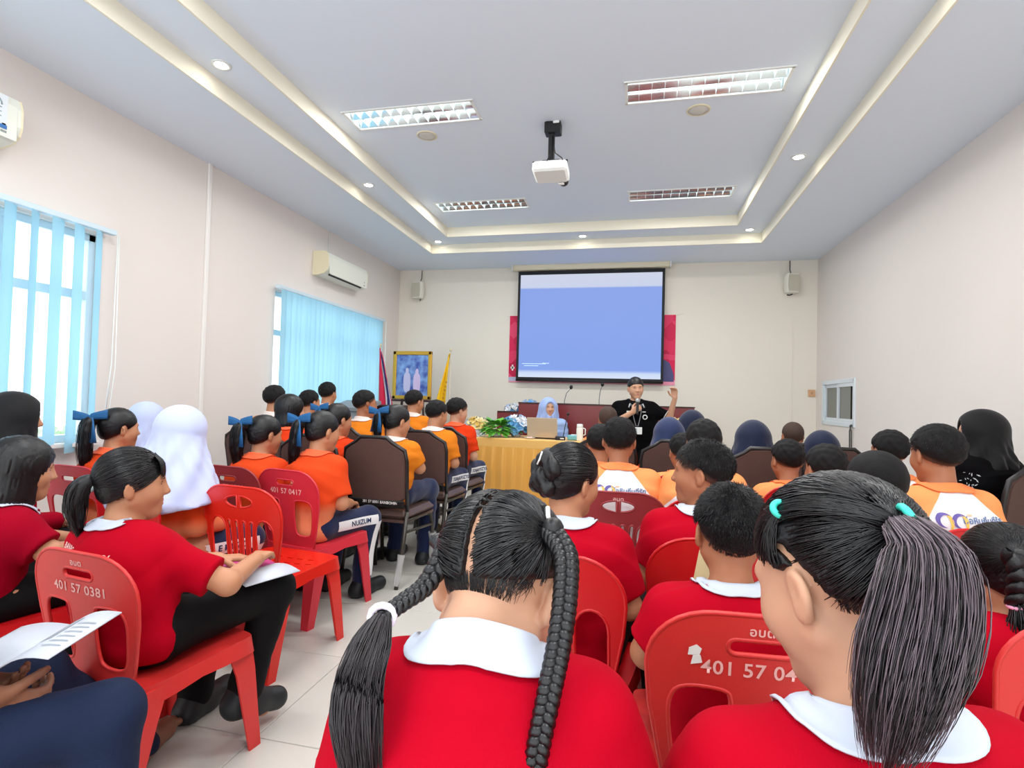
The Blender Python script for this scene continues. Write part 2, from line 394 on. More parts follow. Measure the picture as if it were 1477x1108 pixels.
# ---- windows of the left wall
M_glass = mat('window_glass', 'eaf6fb', .02, .5, trans=1, alpha=.18)
def blindmat():
    m = bpy.data.materials.new('blind_fabric'); m.use_nodes = True; nt = m.node_tree; nt.nodes.clear()
    o = nt.nodes.new('ShaderNodeOutputMaterial'); d = nt.nodes.new('ShaderNodeBsdfDiffuse'); t = nt.nodes.new('ShaderNodeBsdfTranslucent'); mx = nt.nodes.new('ShaderNodeMixShader')
    d.inputs[0].default_value = lin('b4dcea')+(1,); t.inputs[0].default_value = lin('9fd3e8')+(1,); mx.inputs[0].default_value = .5
    nt.links.new(d.outputs[0], mx.inputs[1]); nt.links.new(t.outputs[0], mx.inputs[2]); nt.links.new(mx.outputs[0], o.inputs[0]); return m
M_blind = blindmat()
def window_left(idx, y0, y1, nsl, ang, gaps, label, swid=.098):
    w = empty('window_%d' % idx, (XL-T/2, (y0+y1)/2, ZW0)); tag(w, kind='structure')
    L, H = y1-y0, ZW1-ZW0
    mb = MB(); b = .05
    for yy in (-L/2+b/2, L/2-b/2): mb.box((0, yy, H/2), (.08, b, H))
    for zz in (b/2, H-b/2): mb.box((0, 0, zz), (.08, L, b))
    bevel(mb.build('window_frame', M_alu, w))
    mb = MB(); mb.box((0, 0, H*.70), (.07, L-2*b, .06)); mb.build('transom', M_alu, w)
    for k in range(1, 4):
        mb = MB(); mb.box((0, -L/2+L*k/4, H/2), (.06, .055, H-2*b)); mb.build('mullion', M_alu, w)
    for k in range(4):
        for (za, zb) in ((b, H*.70-.03), (H*.70+.03, H-b)):
            mb = MB(); mb.box((0, -L/2+L*(k+.5)/4, (za+zb)/2), (.005, L/4-.05, zb-za)); mb.build('pane', M_glass, w)
    mb = MB(); mb.box((.10, 0, -.012), (.10, L+.06, .024)); mb.build('window_sill', M_wall, w)
    bl = empty('vertical_blind', (XL+.075, (y0+y1)/2, ZW0-.06), 0, label, 'blind')
    mb = MB(); mb.box((-.01, 0, H+.09), (.05, L+.10, .035)); bevel(mb.build('head_rail', M_alu, bl))
    mb = MB(); mb.grid(5, 2, lambda u, v: (.006*math.cos((u-.5)*PI), (u-.5)*swid, v*(H+.07)), True); sm = mb.mesh('slat', M_blind)
    for k in range(nsl):
        if gaps and random.random() < gaps and 1 < k < nsl-1: continue
        o = link('slat', sm, bl, (0, -L/2+L*(k+.5)/nsl, 0)); o.rotation_euler = (0, 0, math.radians(ang+random.uniform(-9, 9)))
    mb = MB(); mb.tube([(.02, L/2+.06, H+.08), (.025, L/2+.07, H*.4), (.02, L/2+.04, .25), (.03, L/2+.0, .22), (.02, L/2+.045, .6), (.02, L/2+.05, H+.08)], .004, 6); mb.build('pull_cord', M_white, bl)
    return w
window_left(1, W1[0], W1[1], 17, 31, 0, 'pale blue vertical blind half open over the large clear window', .125)
window_left(2, W2[0], W2[1], 26, -3, 0, 'pale blue vertical blind drawn shut below the far air conditioner')
# ---- small sliding window of the right wall
w = empty('window_3', (XR+.04, (RW[0]+RW[1])/2, RW[2])); tag(w, kind='structure'); L, H = RW[1]-RW[0], RW[3]-RW[2]
mb = MB()
for yy in (-L/2-.005, L/2+.005): mb.box((.012, yy, H/2), (.13, .05, H+.06))
for zz in (-.005, H+.005): mb.box((.012, 0, zz), (.13, L, .05))
M_alu2 = mat('white_aluminium', 'dfe8ee', .4, .5)
bevel(mb.build('window_frame', M_alu2, w))
M_screen_mesh = mat('insect_mesh', '8f918a', .7, .2, bump=.4, bscale=700)
M_darkglass = mat('dark_glass', '15181a', .08, .6)
for s in (-1, 1):
    mb = MB(); q = L/4-.01
    for yy in (-q, q): mb.box((s*.012-.02, s*L/4+yy, H/2), (.03, .045, H-.05))
    for zz in (.04, H-.04): mb.box((s*.012-.02, s*L/4, zz), (.03, L/2-.05, .045))
    sash = mb.build('sash', M_alu2, w)
    mb = MB(); mb.box((s*.012-.015, s*L/4, H/2), (.005, L/2-.08, H-.1)); mb.build('pane', M_darkglass, sash)
    mb = MB(); mb.box((s*.012-.024, s*L/4+(.02 if s < 0 else 0), H/2), (.003, L/2-.12-(.08 if s < 0 else 0), H-.1)); mb.build('insect_screen', M_screen_mesh, sash)
M_cable = mat('grey_cable', '4b4a48', .5, .4)
for k in range(2):
    tag(MB().tube([(XR-.012, 6.86-.03*k, 1.0), (XR-.03, 6.84-.03*k, .985), (XR-.018, 6.93+.05*k-.1, .93), (XR-.014, 6.93+.05*k-.1, .5), (XR-.014, 6.93+.05*k-.1, .02)], .007, 6).build('wall_cable', M_cable), 'dark cable hanging below the small sliding window', 'cable', 'cables below the small window')
# dark room behind the small window
quadbox('wall_closet', [(XR+T, XR+T+.9, 6.3, 8.3, -.1, .9), (XR+T+.9, XR+T+1, 6.3, 8.3, .9, 2.2), (XR+T, XR+T+1, 6.3, 8.3, 2.2, 2.3), (XR+T, XR+T+1, 6.2, 6.3, .9, 2.2), (XR+T, XR+T+1, 8.3, 8.4, .9, 2.2)], mat('closet_paint', '6a675f', .8))

# ---- conduit, cords, boxes on walls
tag(bevel(MB().box((XL+.012, 4.065, ZC/2), (.022, .035, ZC)).build('wall_conduit', mat('conduit_white', 'f1eeea', .5))), 'white cable conduit running up the wall between the two windows', 'conduit')
tag(MB().box((1.98+.12, YF-.004, 1.35), (.012, .008, 2.0)).build('wall_conduit', M_wallf), 'thin cream conduit below the front wall speaker', 'conduit')
t = empty('wall_switch', (2.345, YF, 1.375), 0, 'small brown switch box on the front wall by the corner', 'switch')
mb = MB(); mb.box((0, -.012, 0), (.085, .024, .095), bev=.004); mb.build('cover', mat('brown_plate', 'd3a882', .5), t)
mb = MB(); mb.box((0, -.027, 0), (.02, .008, .03), bev=.002); mb.build('toggle', mat('brown_toggle', 'b98a66', .5), t)

# ---- air conditioners
M_ac = mat('ac_plastic', 'e9ece0', .35, .5); M_acs = mat('ac_yellowed_side', 'efe6c4', .4, .5)
def aircon(y, zc, L, label, sticker):
    t = empty('air_conditioner', (XL, y, zc), 0, label, 'air conditioner', 'wall air conditioners')
    prof = [(0, .14), (.14, .14), (.185, .12), (.205, .06), (.205, -.04), (.19, -.09), (.15, -.125), (.06, -.145), (0, -.145)]
    mb = MB(); n = len(prof); vs = [(x, s*L/2, z) for s in (-1, 1) for (x, z) in prof]
    mb.add(vs, [(i, i+1, n+i+1, n+i) for i in range(n-1)]); bevel(mb.build('body', M_ac, t), .008)
    for s in (-1, 1):
        mb = MB(); vs = [(x, s*(L/2+d), z) for d in (0, .012) for (x, z) in prof]; f = [tuple(range(n)), tuple(range(2*n-1, n-1, -1))]+[(i, (i+1) % n, n+(i+1) % n, n+i) for i in range(n)]
        mb.add(vs, f); mb.build('side_cover', M_acs, t)
    mb = MB(); mb.box((.205, 0, -.03), (.006, L-.04, .20), bev=.002); o = mb.build('front_panel', M_ac, t)
    mb = MB(); mb.box((.168, 0, -.1165), (.05, L*.82, .012), M=Matrix.Rotation(math.radians(-38), 3, 'Y')); mb.build('air_outlet', M_black, t)
    for k in range(2):
        mb = MB(); mb.box((.178-.022*k, 0, -.113-.014*k), (.020, L*.82, .004), M=Matrix.Rotation(math.radians(-50), 3, 'Y')); mb.build('vane', M_ac, t)
    mb = MB(); mb.box((.209, L/2-.09, -.10), (.003, .03, .012)); mb.box((.209, L/2-.09, -.06), (.003, .02, .01)); mb.build('badge', mat('badge_grey', '8f9694', .4), t)
    if sticker:
        mb = MB(); mb.box((.2095, L/2-.16, .01), (.002, .17, .19)); lb = mb.build('energy_label', mat('label_paper', 'e3ebf0', .6), t)
        mb = MB(); mb.box((.211, L/2-.16, -.075), (.002, .17, .022)); mb.build('label_bar', mat('label_blue', '3f78b8', .6), lb)
        mb = MB(); mb.tube([(.211, L/2-.16+.055*math.cos(a), .045+.045*math.sin(a)) for a in [PI*k/10 for k in range(11)]], .005, 5); mb.build('label_dial', mat('label_grey', '8fa3a8', .6), lb)
        mb = MB()
        for k in range(3): mb.box((.211, L/2-.16, .03-.025*k), (.001, .11, .006))
        mb.build('label_lines', mat('label_grey', '8fa3a8', .6), lb)
    mb = MB(); mb.tube([(.1, -L*.18, .14), (.06, -L*.18, .17), (.012, -L*.18, .19), (.012, -L*.18, ZC-zc)], .006, 6); mb.build('power_cord', M_white, t)
aircon(6.17, 2.73, .94, 'split air conditioner with yellowed end high above the drawn blind', False)
aircon(1.92, 2.73, 1.0, 'split air conditioner with energy label high above the clear window', True)

# ---- wall speakers
M_spk = mat('speaker_case', 'e9e6da', .5, .4)
for (x, l, rz) in ((-3.36, 'cream wall speaker in the corner above the flags', -.25), (2.06, 'cream wall speaker above the switch box corner', .25)):
    t = empty('wall_speaker', (x, YF-.09, 2.86), rz, l, 'speaker', 'front wall speakers')
    mb = MB(); mb.grid(24, 9, lambda u, v: ((.085+.012*math.sin(PI*v))*np.sign(math.cos(2*PI*u))*abs(math.cos(2*PI*u))**.55, .06*np.sign(math.sin(2*PI*u))*abs(math.sin(2*PI*u))**.55, -.13+.26*v), True, True)
    mb.box((0, 0, .13), (.15, .10, .004)); mb.box((0, 0, -.13), (.15, .10, .004)); mb.build('case', M_spk, t)
    mb = MB(); mb.grid(2, 7, lambda u, v: ((u-.5)*(.135+.02*math.sin(PI*v)), -.066, -.11+.22*v)); mb.grid(2, 7, lambda u, v: ((u-.5)*(.135+.02*math.sin(PI*v)), -.06, -.11+.22*v)); mb.build('grille', mat('speaker_mesh', 'cfcbb9', .7, .3, bump=.6, bscale=600), t)
    mb = MB(); mb.tube([(.03, .03, -.135), (.0, .06, -.15), (-.02, .08, -.14)], .008, 6); mb.build('bracket', M_black, t)
    mb = MB(); mb.tube([(.01, .03, .13), (.01, .07, .2), (.012, .075, ZC-2.86-.01)], .006, 6); mb.build('speaker_cord', M_cable, t)

# ---- projector on its ceiling mount
t = empty('ceiling_projector', (-.68, 4.29, Z2), 0, 'white projector hanging from a black ceiling pole', 'projector')
mb = MB(); mb.box((0, 0, -.045), (.13, .10, .09), bev=.006); mb.build('ceiling_bracket', M_black, t)
mb = MB(); mb.box((.03, -.03, -.012), (.05, .05, .022), bev=.004); mb.build('clamp', M_white, t)
mb = MB(); mb.box((-.01, 0, -.20), (.05, .035, .26), bev=.004); mb.build('pole', M_black, t)
mb = MB(); mb.box((-.01, .03, -.315), (.14, .12, .02), bev=.003); mb.build('mount_plate', M_black, t)
mb = MB(); mb.grid(28, 2, lambda u, v: (0, 0, 0)) if 0 else None
body = MB().box((-.01, .05, -.385), (.275, .22, .09), bev=.016).build('body', M_white, t); body.rotation_euler = (math.radians(-6), 0, 0)
mb = MB()
for k in range(5): mb.box((-.06+.03*k, -.0722, -.378+.004*(k % 2)), (.016, .003, .008))
mb.build('port', M_black, t)
mb = MB(); mb.lathe([(.022, 0), (.022, .006), (.018, .007)], 16, (-.11, -.071, -.385), Matrix.Rotation(PI/2, 3, 'X')); mb.build('vent', mat('vent_grey', 'c9cbc8', .5), t)
mb = MB(); mb.lathe([(.04, 0), (.04, .03), (.034, .032), (.03, .02)], 20, (.07, .172, -.40), Matrix.Rotation(-PI/2, 3, 'X')); mb.build('lens', M_black, t)
mb = MB(); mb.box((.06, .11, -.452), (.05, .03, .012), bev=.004); mb.build('foot', M_white, t)
for (x, l) in ((-.15, 0), (.12, 0)): MB().lathe([(.008, 0), (.008, .02)], 8, (x, -.03, -.335)).build('screw', M_black, t)
MB().tube([(.005, -.01, -.08), (.015, -.03, -.2), (.03, -.06, -.27), (.09, -.1, -.33), (.105, -.085, -.37)], .004, 6).build('cable', M_black, t)
MB().tube([(.0, -.01, -.08), (.0, -.03, -.25), (-.02, -.08, -.31), (-.035, -.095, -.36), (-.03, -.08, -.38)], .004, 6).build('cable', M_black, t)

# ---- projection screen and banner on the front wall
YS = YF-.10
tl = at_ax(1, YS, 748, 394); br = at_ax(1, YS, 956.5, 551); cxs = (tl.x+br.x)/2; sw_, sh_ = br.x-tl.x, tl.z-br.z
t = empty('projection_screen', (cxs, YS, br.z), 0, 'pull-down projection screen with black border on the front wall', 'screen')
mb = MB(); mb.box((0, 0, sh_/2+.01), (sw_, .003, sh_+.02)); mb.build('border', mat('screen_border', '12151c', .6), t)
def screenmat():
    m = mat('projected_picture', '7f9fe6', .8, .1); nt = m.node_tree; b = nt.nodes['Principled BSDF']
    tc = nt.nodes.new('ShaderNodeTexCoord'); sp = nt.nodes.new('ShaderNodeSeparateXYZ'); r = nt.nodes.new('ShaderNodeValToRGB'); nt.links.new(tc.outputs['Generated'], sp.inputs[0]); nt.links.new(sp.outputs[2], r.inputs[0])
    el = r.color_ramp.elements; el[0].position = 0; el[0].color = lin('dbe6fb')+(1,); el[1].position = 1; el[1].color = lin('d3d9ec')+(1,)
    for (p_, c_) in ((.045, 'cfdffa'), (.075, '84a4ee'), (.86, '8aa6ec'), (.875, 'cdd6ee')): x = el.new(p_); x.color = lin(c_)+(1,)
    nt.links.new(r.outputs[0], b.inputs['Emission Color']); b.inputs['Emission Strength'].default_value = .40; b.inputs['Base Color'].default_value = lin('3a3c44')+(1,); return m
mb = MB(); mb.box((0, -.003, sh_/2), (sw_-.075, .003, sh_-.07)); mb.build('picture', screenmat(), t)
mb = MB(); mb.box((0, -.0052, .10), (.001, .001, .001)); 
mb = MB()
for (x, z, L) in ((-.80, .235, .36), (-.62, .245, .10), (-.84, .205, .22)): mb.box((x, -.0051, z), (L, .001, .009))
mb.build('caption', mat('caption_pale', 'a9c1f6', .6, emit=.4), t)
cl = at_ax(1, YS, 741, 387); cr = at_ax(1, YS, 966, 383)
mb = MB(); mb.box(((cl.x+cr.x)/2-cxs, 0, cl.z-br.z), (cr.x-cl.x, .09, .085), bev=.012); mb.build('case', M_cream, t)
for s in (-1, 1):
    mb = MB(); mb.box(((cl.x+cr.x)/2-cxs+s*((cr.x-cl.x)/2+.012), 0, cl.z-br.z), (.025, .10, .095), bev=.008); mb.build('end_cap', M_white, t)
mb = MB(); mb.tube([(-sw_/2, 0, -.012), (sw_/2, 0, -.012)], .016, 10); mb.build('bottom_bar', M_black, t)
tl = at_ax(1, YF, 736, 456); br = at_ax(1, YF, 973, 556)
t = empty('wall_banner', ((tl.x+br.x)/2, YF-.008, br.z), 0, 'red and pink printed banner on the wall behind the projection screen', 'banner')
def bannermat():
    m = mat('banner_print', 'd8124c', .5, .3); nt = m.node_tree; b = nt.nodes['Principled BSDF']
    tc = nt.nodes.new('ShaderNodeTexCoord'); v = nt.nodes.new('ShaderNodeTexVoronoi'); v.inputs['Scale'].default_value = 4.5; v.distance = 'MANHATTAN'; nt.links.new(tc.outputs['Object'], v.inputs['Vector'])
    sp = nt.nodes.new('ShaderNodeSeparateColor'); nt.links.new(v.outputs['Color'], sp.inputs[0])
    r = nt.nodes.new('ShaderNodeValToRGB'); el = r.color_ramp.elements; el[0].color = lin('c20d47')+(1,); el[1].color = lin('f0517c')+(1,)
    x = el.new(.5); x.color = lin('dc1550')+(1,); nt.links.new(sp.outputs[0], r.inputs[0]); nt.links.new(r.outputs[0], b.inputs['Base Color']); return m
bw, bh = br.x-tl.x, tl.z-br.z
mb = MB(); mb.box((0, 0, bh/2), (bw, .006, bh)); mb.build('sheet', bannermat(), t)
mb = MB(); mb.box((0, -.0035, .035), (bw, .002, .07)); mb.build('pale_strip', mat('banner_pink', 'f59ab3', .5), t)
P = [(0, 0), (.17, 0), (.17, .1), (.14, .19), (.11, .27), (.05, .31), (0, .31)]
panel(P, [], lambda u, v, w_: (bw/2-.185+u, -.005-w_, .05+v), .002, .2).build('printed_figure', mat('banner_blue', '4a4a7c', .5), t)
panel(rrect(0, 0, .16, .06, .02), [], lambda u, v, w_: (-bw/2+u, -.005-w_, .02+v), .002, .2).build('printed_patch', mat('banner_pale_blue', 'b8c0da', .5), t)
mb = MB(); mb.box((-bw/2+.06, -.005, .22), (.022, .002, .09)); mb.box((-bw/2+.06, -.005, .22), (.06, .002, .03)); mb.build('printed_cross', M_white, t)
mb = MB()
for s in (-1, 1): mb.tube([(s*bw/2, 0, bh-.01), (s*(bw/2+.1), .004, bh+.015)], .002, 5)
mb.build('string', M_white, t)
# ================================================================== chairs
def redmat(name, col, var=.05, rough=.32):
    return mat(name, col, rough, .5, var=var, vscale=9, bump=.08, bscale=140)
RED = {'bright': redmat('chair_orange_red', 'd81f10', .04), 'red': redmat('chair_red', 'c6141a', .05), 'faded': redmat('chair_faded_red', 'd02f2c', .09, .42), 'pink': redmat('chair_pinkish_red', 'd02c3c', .08, .42), 'maroon': redmat('chair_maroon', '963034', .10, .45)}
M_chalk = mat('painted_lettering', 'f1b9b4', .6, .2)
SH_R = .42
def back_y(u, v): return -.185-.13*max(v-.42, 0)+.30*u*u
def back_map(u, v, w):
    return (u, back_y(u, v)+w, v)
def outline_back():
    P = [(-.165, .40), (.165, .40), (.185, .50), (.208, .62), (.215, .70)]
    for k in range(1, 9): a = k/8*PI/2; P.append((.085+.13*math.cos(a), .71+.12*math.sin(a)))
    for k in range(9): a = PI/2+k/8*PI/2; P.append((-.085+.13*math.cos(a), .71+.12*math.sin(a)))
    P += [(-.215, .70), (-.208, .62), (-.185, .50)]; return P
def mirror(P): return [(-x, y) for (x, y) in reversed(P)]
def arch(x0, x1, y0, y1, r, n=8):
    P = [(x0+r, y0), (x1-r, y0), (x1, y0+r)]; h = (x1-x0)/2
    for k in range(n+1): a = k/n*PI; P.append(((x0+x1)/2+h*math.cos(a), y1-h*1.3+h*1.3*math.sin(a)))
    P.append((x0, y0+r)); return P
def back_mesh(kind):
    if kind == 'A':
        side = [(.048, .49), (.075, .465), (.135, .465), (.157, .485), (.168, .56), (.172, .63), (.150, .668), (.065, .668), (.048, .65)]
        side = smooth_poly(side); holes = [side, mirror(side), rrect(-.062, .745, .062, .778, .0155)]
    else:
        side = arch(.080, .172, .47, .685, .03)
        el = lambda c0, c1: [(.075*math.cos(a), .762+.028*math.sin(a)) for a in [c0+(c1-c0)*k/10 for k in range(11)]]
        holes = [side, mirror(side), el(-PI/2+.1, PI/2-.1), el(PI/2+.1, 1.5*PI-.1)]
        for (u, t) in ((-.050, -.012), (-.0167, -.004), (.0167, .004), (.050, .012)):
            P = arch(-.0105, .0105, .47, .675, .004, 5); holes.append([(x+u+t*(y-.47)/.2, y) for (x, y) in P])
    return panel(outline_back(), holes, back_map, .006, .035, .0055)
def smooth_poly(P, it=2):
    for _ in range(it):
        Q = []
        for i in range(len(P)):
            a, b = P[i], P[(i+1) % len(P)]; Q += [(a[0]*.75+b[0]*.25, a[1]*.75+b[1]*.25), (a[0]*.25+b[0]*.75, a[1]*.25+b[1]*.75)]
        P = Q
    return P
def seat_mesh(slots):
    out = smooth_poly([(-.175, -.205), (.175, -.205), (.205, -.1), (.218, .17), (.19, .215), (0, .225), (-.19, .215), (-.218, .17), (-.205, -.1)])
    holes = []
    if slots:
        for i in range(-2, 3):
            for j in range(-2, 3): holes.append(rrect(.062*i-.018+.03*(j % 2)-.015, .055*j-.004, .062*i+.018+.03*(j % 2)-.015, .055*j+.004, .0035, 2))
    f = lambda u, v, w: (u, v, SH_R-.018*(1-(u/.215)**2)*(1-((v)/.23)**2)+.012*(v/.22)-.012*max(0, v/.22)**3+w)
    mb = panel(out, holes, f, .006, .045)
    n = len(out)
    def skirt(u, v):
        p = out[int(round(u*n)) % n]; q = f(p[0], p[1], 0); s = 1+.035*v; return (q[0]*s, q[1]*s, q[2]-.045*v*(1+.3*abs(math.sin(math.atan2(p[1], p[0])*2))))
    mb.grid(n, 3, skirt, True, True); return mb
def leg_mesh(sx, sy):
    mb = MB(); vs = []
    for (z, cx_, cy_, w) in ((.40, .200, .200 if sy > 0 else .190, .095), (.30, .208, .212 if sy > 0 else .206, .075), (.0, .222, .235 if sy > 0 else .262, .046)):
        t = .007
        for (a, b) in ((0, 0), (-w, 0), (-w, -t), (-t, -t), (-t, -w), (0, -w)): vs.append((sx*(cx_+a), sy*(cy_+b), z))
    fs = []
    for k in range(2):
        for i in range(6): fs.append((k*6+i, k*6+(i+1) % 6, k*6+6+(i+1) % 6, k*6+6+i))
    fs += [(0, 1, 2, 3), (0, 3, 4, 5), (12, 13, 14, 15), (12, 15, 16, 17)]
    mb.add(vs, fs); return mb
CH = {'backA': back_mesh('A').mesh('backrest', RED['red']), 'backB': back_mesh('B').mesh('backrest', RED['red']), 'seatA': seat_mesh(False).mesh('seat', RED['red']), 'seatB': seat_mesh(True).mesh('seat', RED['red'])}
for sx in (-1, 1):
    for sy in (-1, 1): CH['leg%d%d' % (sx, sy)] = leg_mesh(sx, sy).mesh('leg', RED['red'])
def objmat(o, m):
    o.material_slots[0].link = 'OBJECT'; o.material_slots[0].material = m; return o
def red_chair(loc, heading, kind, tone, label, number=None, small=None, group='red plastic chairs'):
    t = empty('plastic_chair', (loc[0], loc[1], 0), -math.radians(heading), label, 'chair', group); m = RED[tone]; t.scale = (1, 1, .95)
    objmat(link('backrest', CH['back'+kind], t), m); objmat(link('seat', CH['seat'+kind], t), m)
    for sx in (-1, 1):
        for sy in (-1, 1): objmat(link('leg', CH['leg%d%d' % (sx, sy)], t), m)
    # lettering on the rear face: +u is to the left when read from behind, so mirror it
    for (txt, size, z) in ((number, .042, .712), (small, .026, .797)):
        if txt:
            me = subdiv(text_mesh(txt, size, bold=.0006, spacing=1.05), .02); decal_project(me, lambda a, b: back_map(a, z+b, -.0042)); setmat(me, M_chalk); link('lettering', me, t)
    return t
# banquet chairs
M_uph = mat('brown_upholstery', '5d453f', .75, .25, bump=.5, bscale=420, var=.05, vscale=40)
M_vinyl = mat('brown_vinyl', '56423c', .38, .5, bump=.1, bscale=60)
M_frame = mat('black_frame', '1d1a19', .35, .55)
M_legm = mat('dark_leg_metal', '45423c', .35, .6, metal=.5)
SH_B = .46
def bq_back(): return smooth_poly([(-.195, .515), (.195, .515), (.205, .62), (.212, .78), (.20, .845), (.12, .885), (.085, .915), (-.085, .915), (-.12, .885), (-.20, .845), (-.212, .78), (-.205, .62)], 2)
def bq_y(u, z): return -.205-.16*(z-.46)+.10*u*u
BQ = {}
BQ['pad'] = panel(bq_back(), [], lambda u, v, w: (u, bq_y(u, v)+w*(1 if abs(w) < 0 else 1), v), .035, .05, .012).mesh('back_pad', M_uph)
fr = [(-.212, 0, .0)]
path = [(-.20, -.30, 0), (-.205, -.235, .25), (-.210, bq_y(.21, .46), .46)]+[(x, bq_y(x, z), z) for (x, z) in ((-.214, .62), (-.222, .78), (-.212, .85), (-.128, .897), (-.092, .928), (.092, .928), (.128, .897), (.212, .85), (.222, .78), (.214, .62))]+[(.210, bq_y(.21, .46), .46), (.205, -.235, .25), (.20, -.30, 0)]
n_ = len(path)
mb = MB(); mb.tube(path[2:-2], .0135, 8); BQ['frame'] = mb.mesh('back_frame', M_frame)
mb = MB(); mb.box((0, .0, SH_B-.03), (.43, .43, .06), bev=.028); mb.box((0, 0, SH_B-.068), (.41, .41, .018)); BQ['seat'] = mb.mesh('seat', M_vinyl)
mb = MB(); mb.tube(path[:3], .014, 8); BQ['legRL'] = mb.mesh('leg', M_legm)
mb = MB(); mb.tube(list(reversed(path[-3:])), .014, 8); BQ['legRR'] = mb.mesh('leg', M_legm)
for s, k in ((-1, 'legFL'), (1, 'legFR')):
    mb = MB(); mb.tube([(s*.20, .225, 0), (s*.198, .205, .30), (s*.195, .18, .375), (s*.19, .10, .388)], .014, 8); BQ[k] = mb.mesh('leg', M_legm)
    mb = MB(); mb.tube([(s*.205, -.21, .33), (s*.20, .205, .30)], .010, 6); mb.tube([(s*.205, -.2, .40), (s*.20, .1, .388)], .010, 6); BQ['brace'+k[-1]] = mb.mesh('brace', M_legm)
mb = MB(); mb.box((0, bq_y(0, .505)-.014, .505), (.40, .02, .05), bev=.006); BQ['band'] = mb.mesh('lower_band', M_frame)
M_wrap = mat('plastic_wrap', 'eef0ee', .25, .5, alpha=.45, bump=.5, bscale=80)
mb = MB(); mb.tube([(.2, -.302, 0.02), (.201, -.285, .07), (.203, -.265, .14), (.204, -.25, .20)], [.018, .023, .019, .024], 9, False); BQ['wrap1'] = mb.mesh('plastic_wrap', M_wrap)
mb = MB(); mb.tube([(.2, .225, .04), (.2, .22, .10), (.199, .215, .18), (.199, .212, .24)], [.02, .026, .019, .03], 9, False); BQ['wrap2'] = mb.mesh('plastic_wrap', M_wrap)
M_lett = mat('white_print', 'e9e6e2', .6, .2)
def banquet_chair(loc, heading, label, wrap=False, lettering=True, group='brown banquet chairs'):
    t = empty('banquet_chair', (loc[0], loc[1], 0), -math.radians(heading), label, 'chair', group)
    for k, nm in (('pad', 'back_pad'), ('frame', 'back_frame'), ('seat', 'seat'), ('legRL', 'leg'), ('legRR', 'leg'), ('legFL', 'leg'), ('legFR', 'leg'), ('braceL', 'brace'), ('braceR', 'brace'), ('band', 'lower_band')): link(nm, BQ[k], t)
    if wrap: link('plastic_wrap', BQ['wrap1'], t); link('plastic_wrap', BQ['wrap2'], t)
    if lettering:
        if 'lett' not in BQ:
            me = text_mesh('001 57 0001 BANBOHIN', .024, bold=.0006); decal_project(me, lambda a, b: (a+.03, bq_y(a, .505)-.0255, .512+b)); setmat(me, M_lett); BQ['lett'] = me
        link('lettering', BQ['lett'], t)
    return t

# ================================================================== front of the hall
M_wood = mat('red_brown_wood', '7c2b2c', .28, .5, var=.08, vscale=5)
M_woodd = mat('dark_wood', '3a1c18', .4, .5)
# wooden platform desk behind the table
YP = 7.25
def px_y(x, y, Y): return at_ax(1, Y, x, y)
a = px_y(718, 594, YP); b = px_y(747, 594, YP); c = px_y(748, 581.5, YP); d = px_y(905, 585, YP)
t = empty('wooden_dais_desk', ((a.x+d.x)/2, YP, 0), 0, 'long red-brown wooden desk front with a lower step, against the front wall', 'desk'); ox = (a.x+d.x)/2
mb = MB(); mb.box(((c.x+.75)/2-ox, .02, c.z/2), (.75-c.x, .04, c.z)); bevel(mb.build('front_panel', M_wood, t))
mb = MB(); mb.box(((a.x+b.x)/2-ox, .02, a.z/2), (b.x-a.x+.02, .04, a.z)); bevel(mb.build('low_panel', M_wood, t))
mb = MB(); mb.box(((c.x+.75)/2-ox, .25, c.z-.14), (.75-c.x, .46, .03)); mb.build('worktop', M_woodd, t)
mb = MB(); mb.box(((c.x+.75)/2-ox, .02, c.z+.007), (.76-c.x, .06, .014)); mb.box(((a.x+b.x)/2-ox-.005, .02, a.z+.007), (b.x-a.x, .06, .014)); mb.build('top_edge', M_woodd, t)
mb = MB(); mb.box((a.x-ox+.02, .25, a.z/2), (.04, .46, a.z)); mb.box((.75-ox-.02, .25, c.z/2), (.04, .46, c.z)); mb.build('side_panel', M_wood, t)
# gooseneck microphones on it
for (x0_, y0_, x1_, y1_, l) in ((814, 583, 824, 560, 'gooseneck microphone nearer the seated woman in light blue, on the wooden desk'), (864, 585, 869, 556, 'taller gooseneck microphone nearer the standing speaker, on the wooden desk')):
    p = px_y(x0_, y0_, YP+.15); q = px_y(x1_, y1_, YP+.15)
    t = empty('gooseneck_microphone', (p.x, p.y, c.z-.125), 0, l, 'microphone', 'gooseneck microphones'); h = q.z-(c.z-.125); dx = q.x-p.x
    MB().lathe([(.05, 0), (.05, .02), (.03, .03)], 14).build('base', M_black, t)
    MB().tube([(0, 0, .03), (0, 0, h*.5), (dx*.3, 0, h*.8), (dx, -.02, h)], .0055, 6).build('neck', mat('grey_neck', '7c7d80', .4, metal=.5), t)
    MB().ball((dx, -.02, h+.012), (.024, .024, .03), 10).build('foam_head', M_black, t)

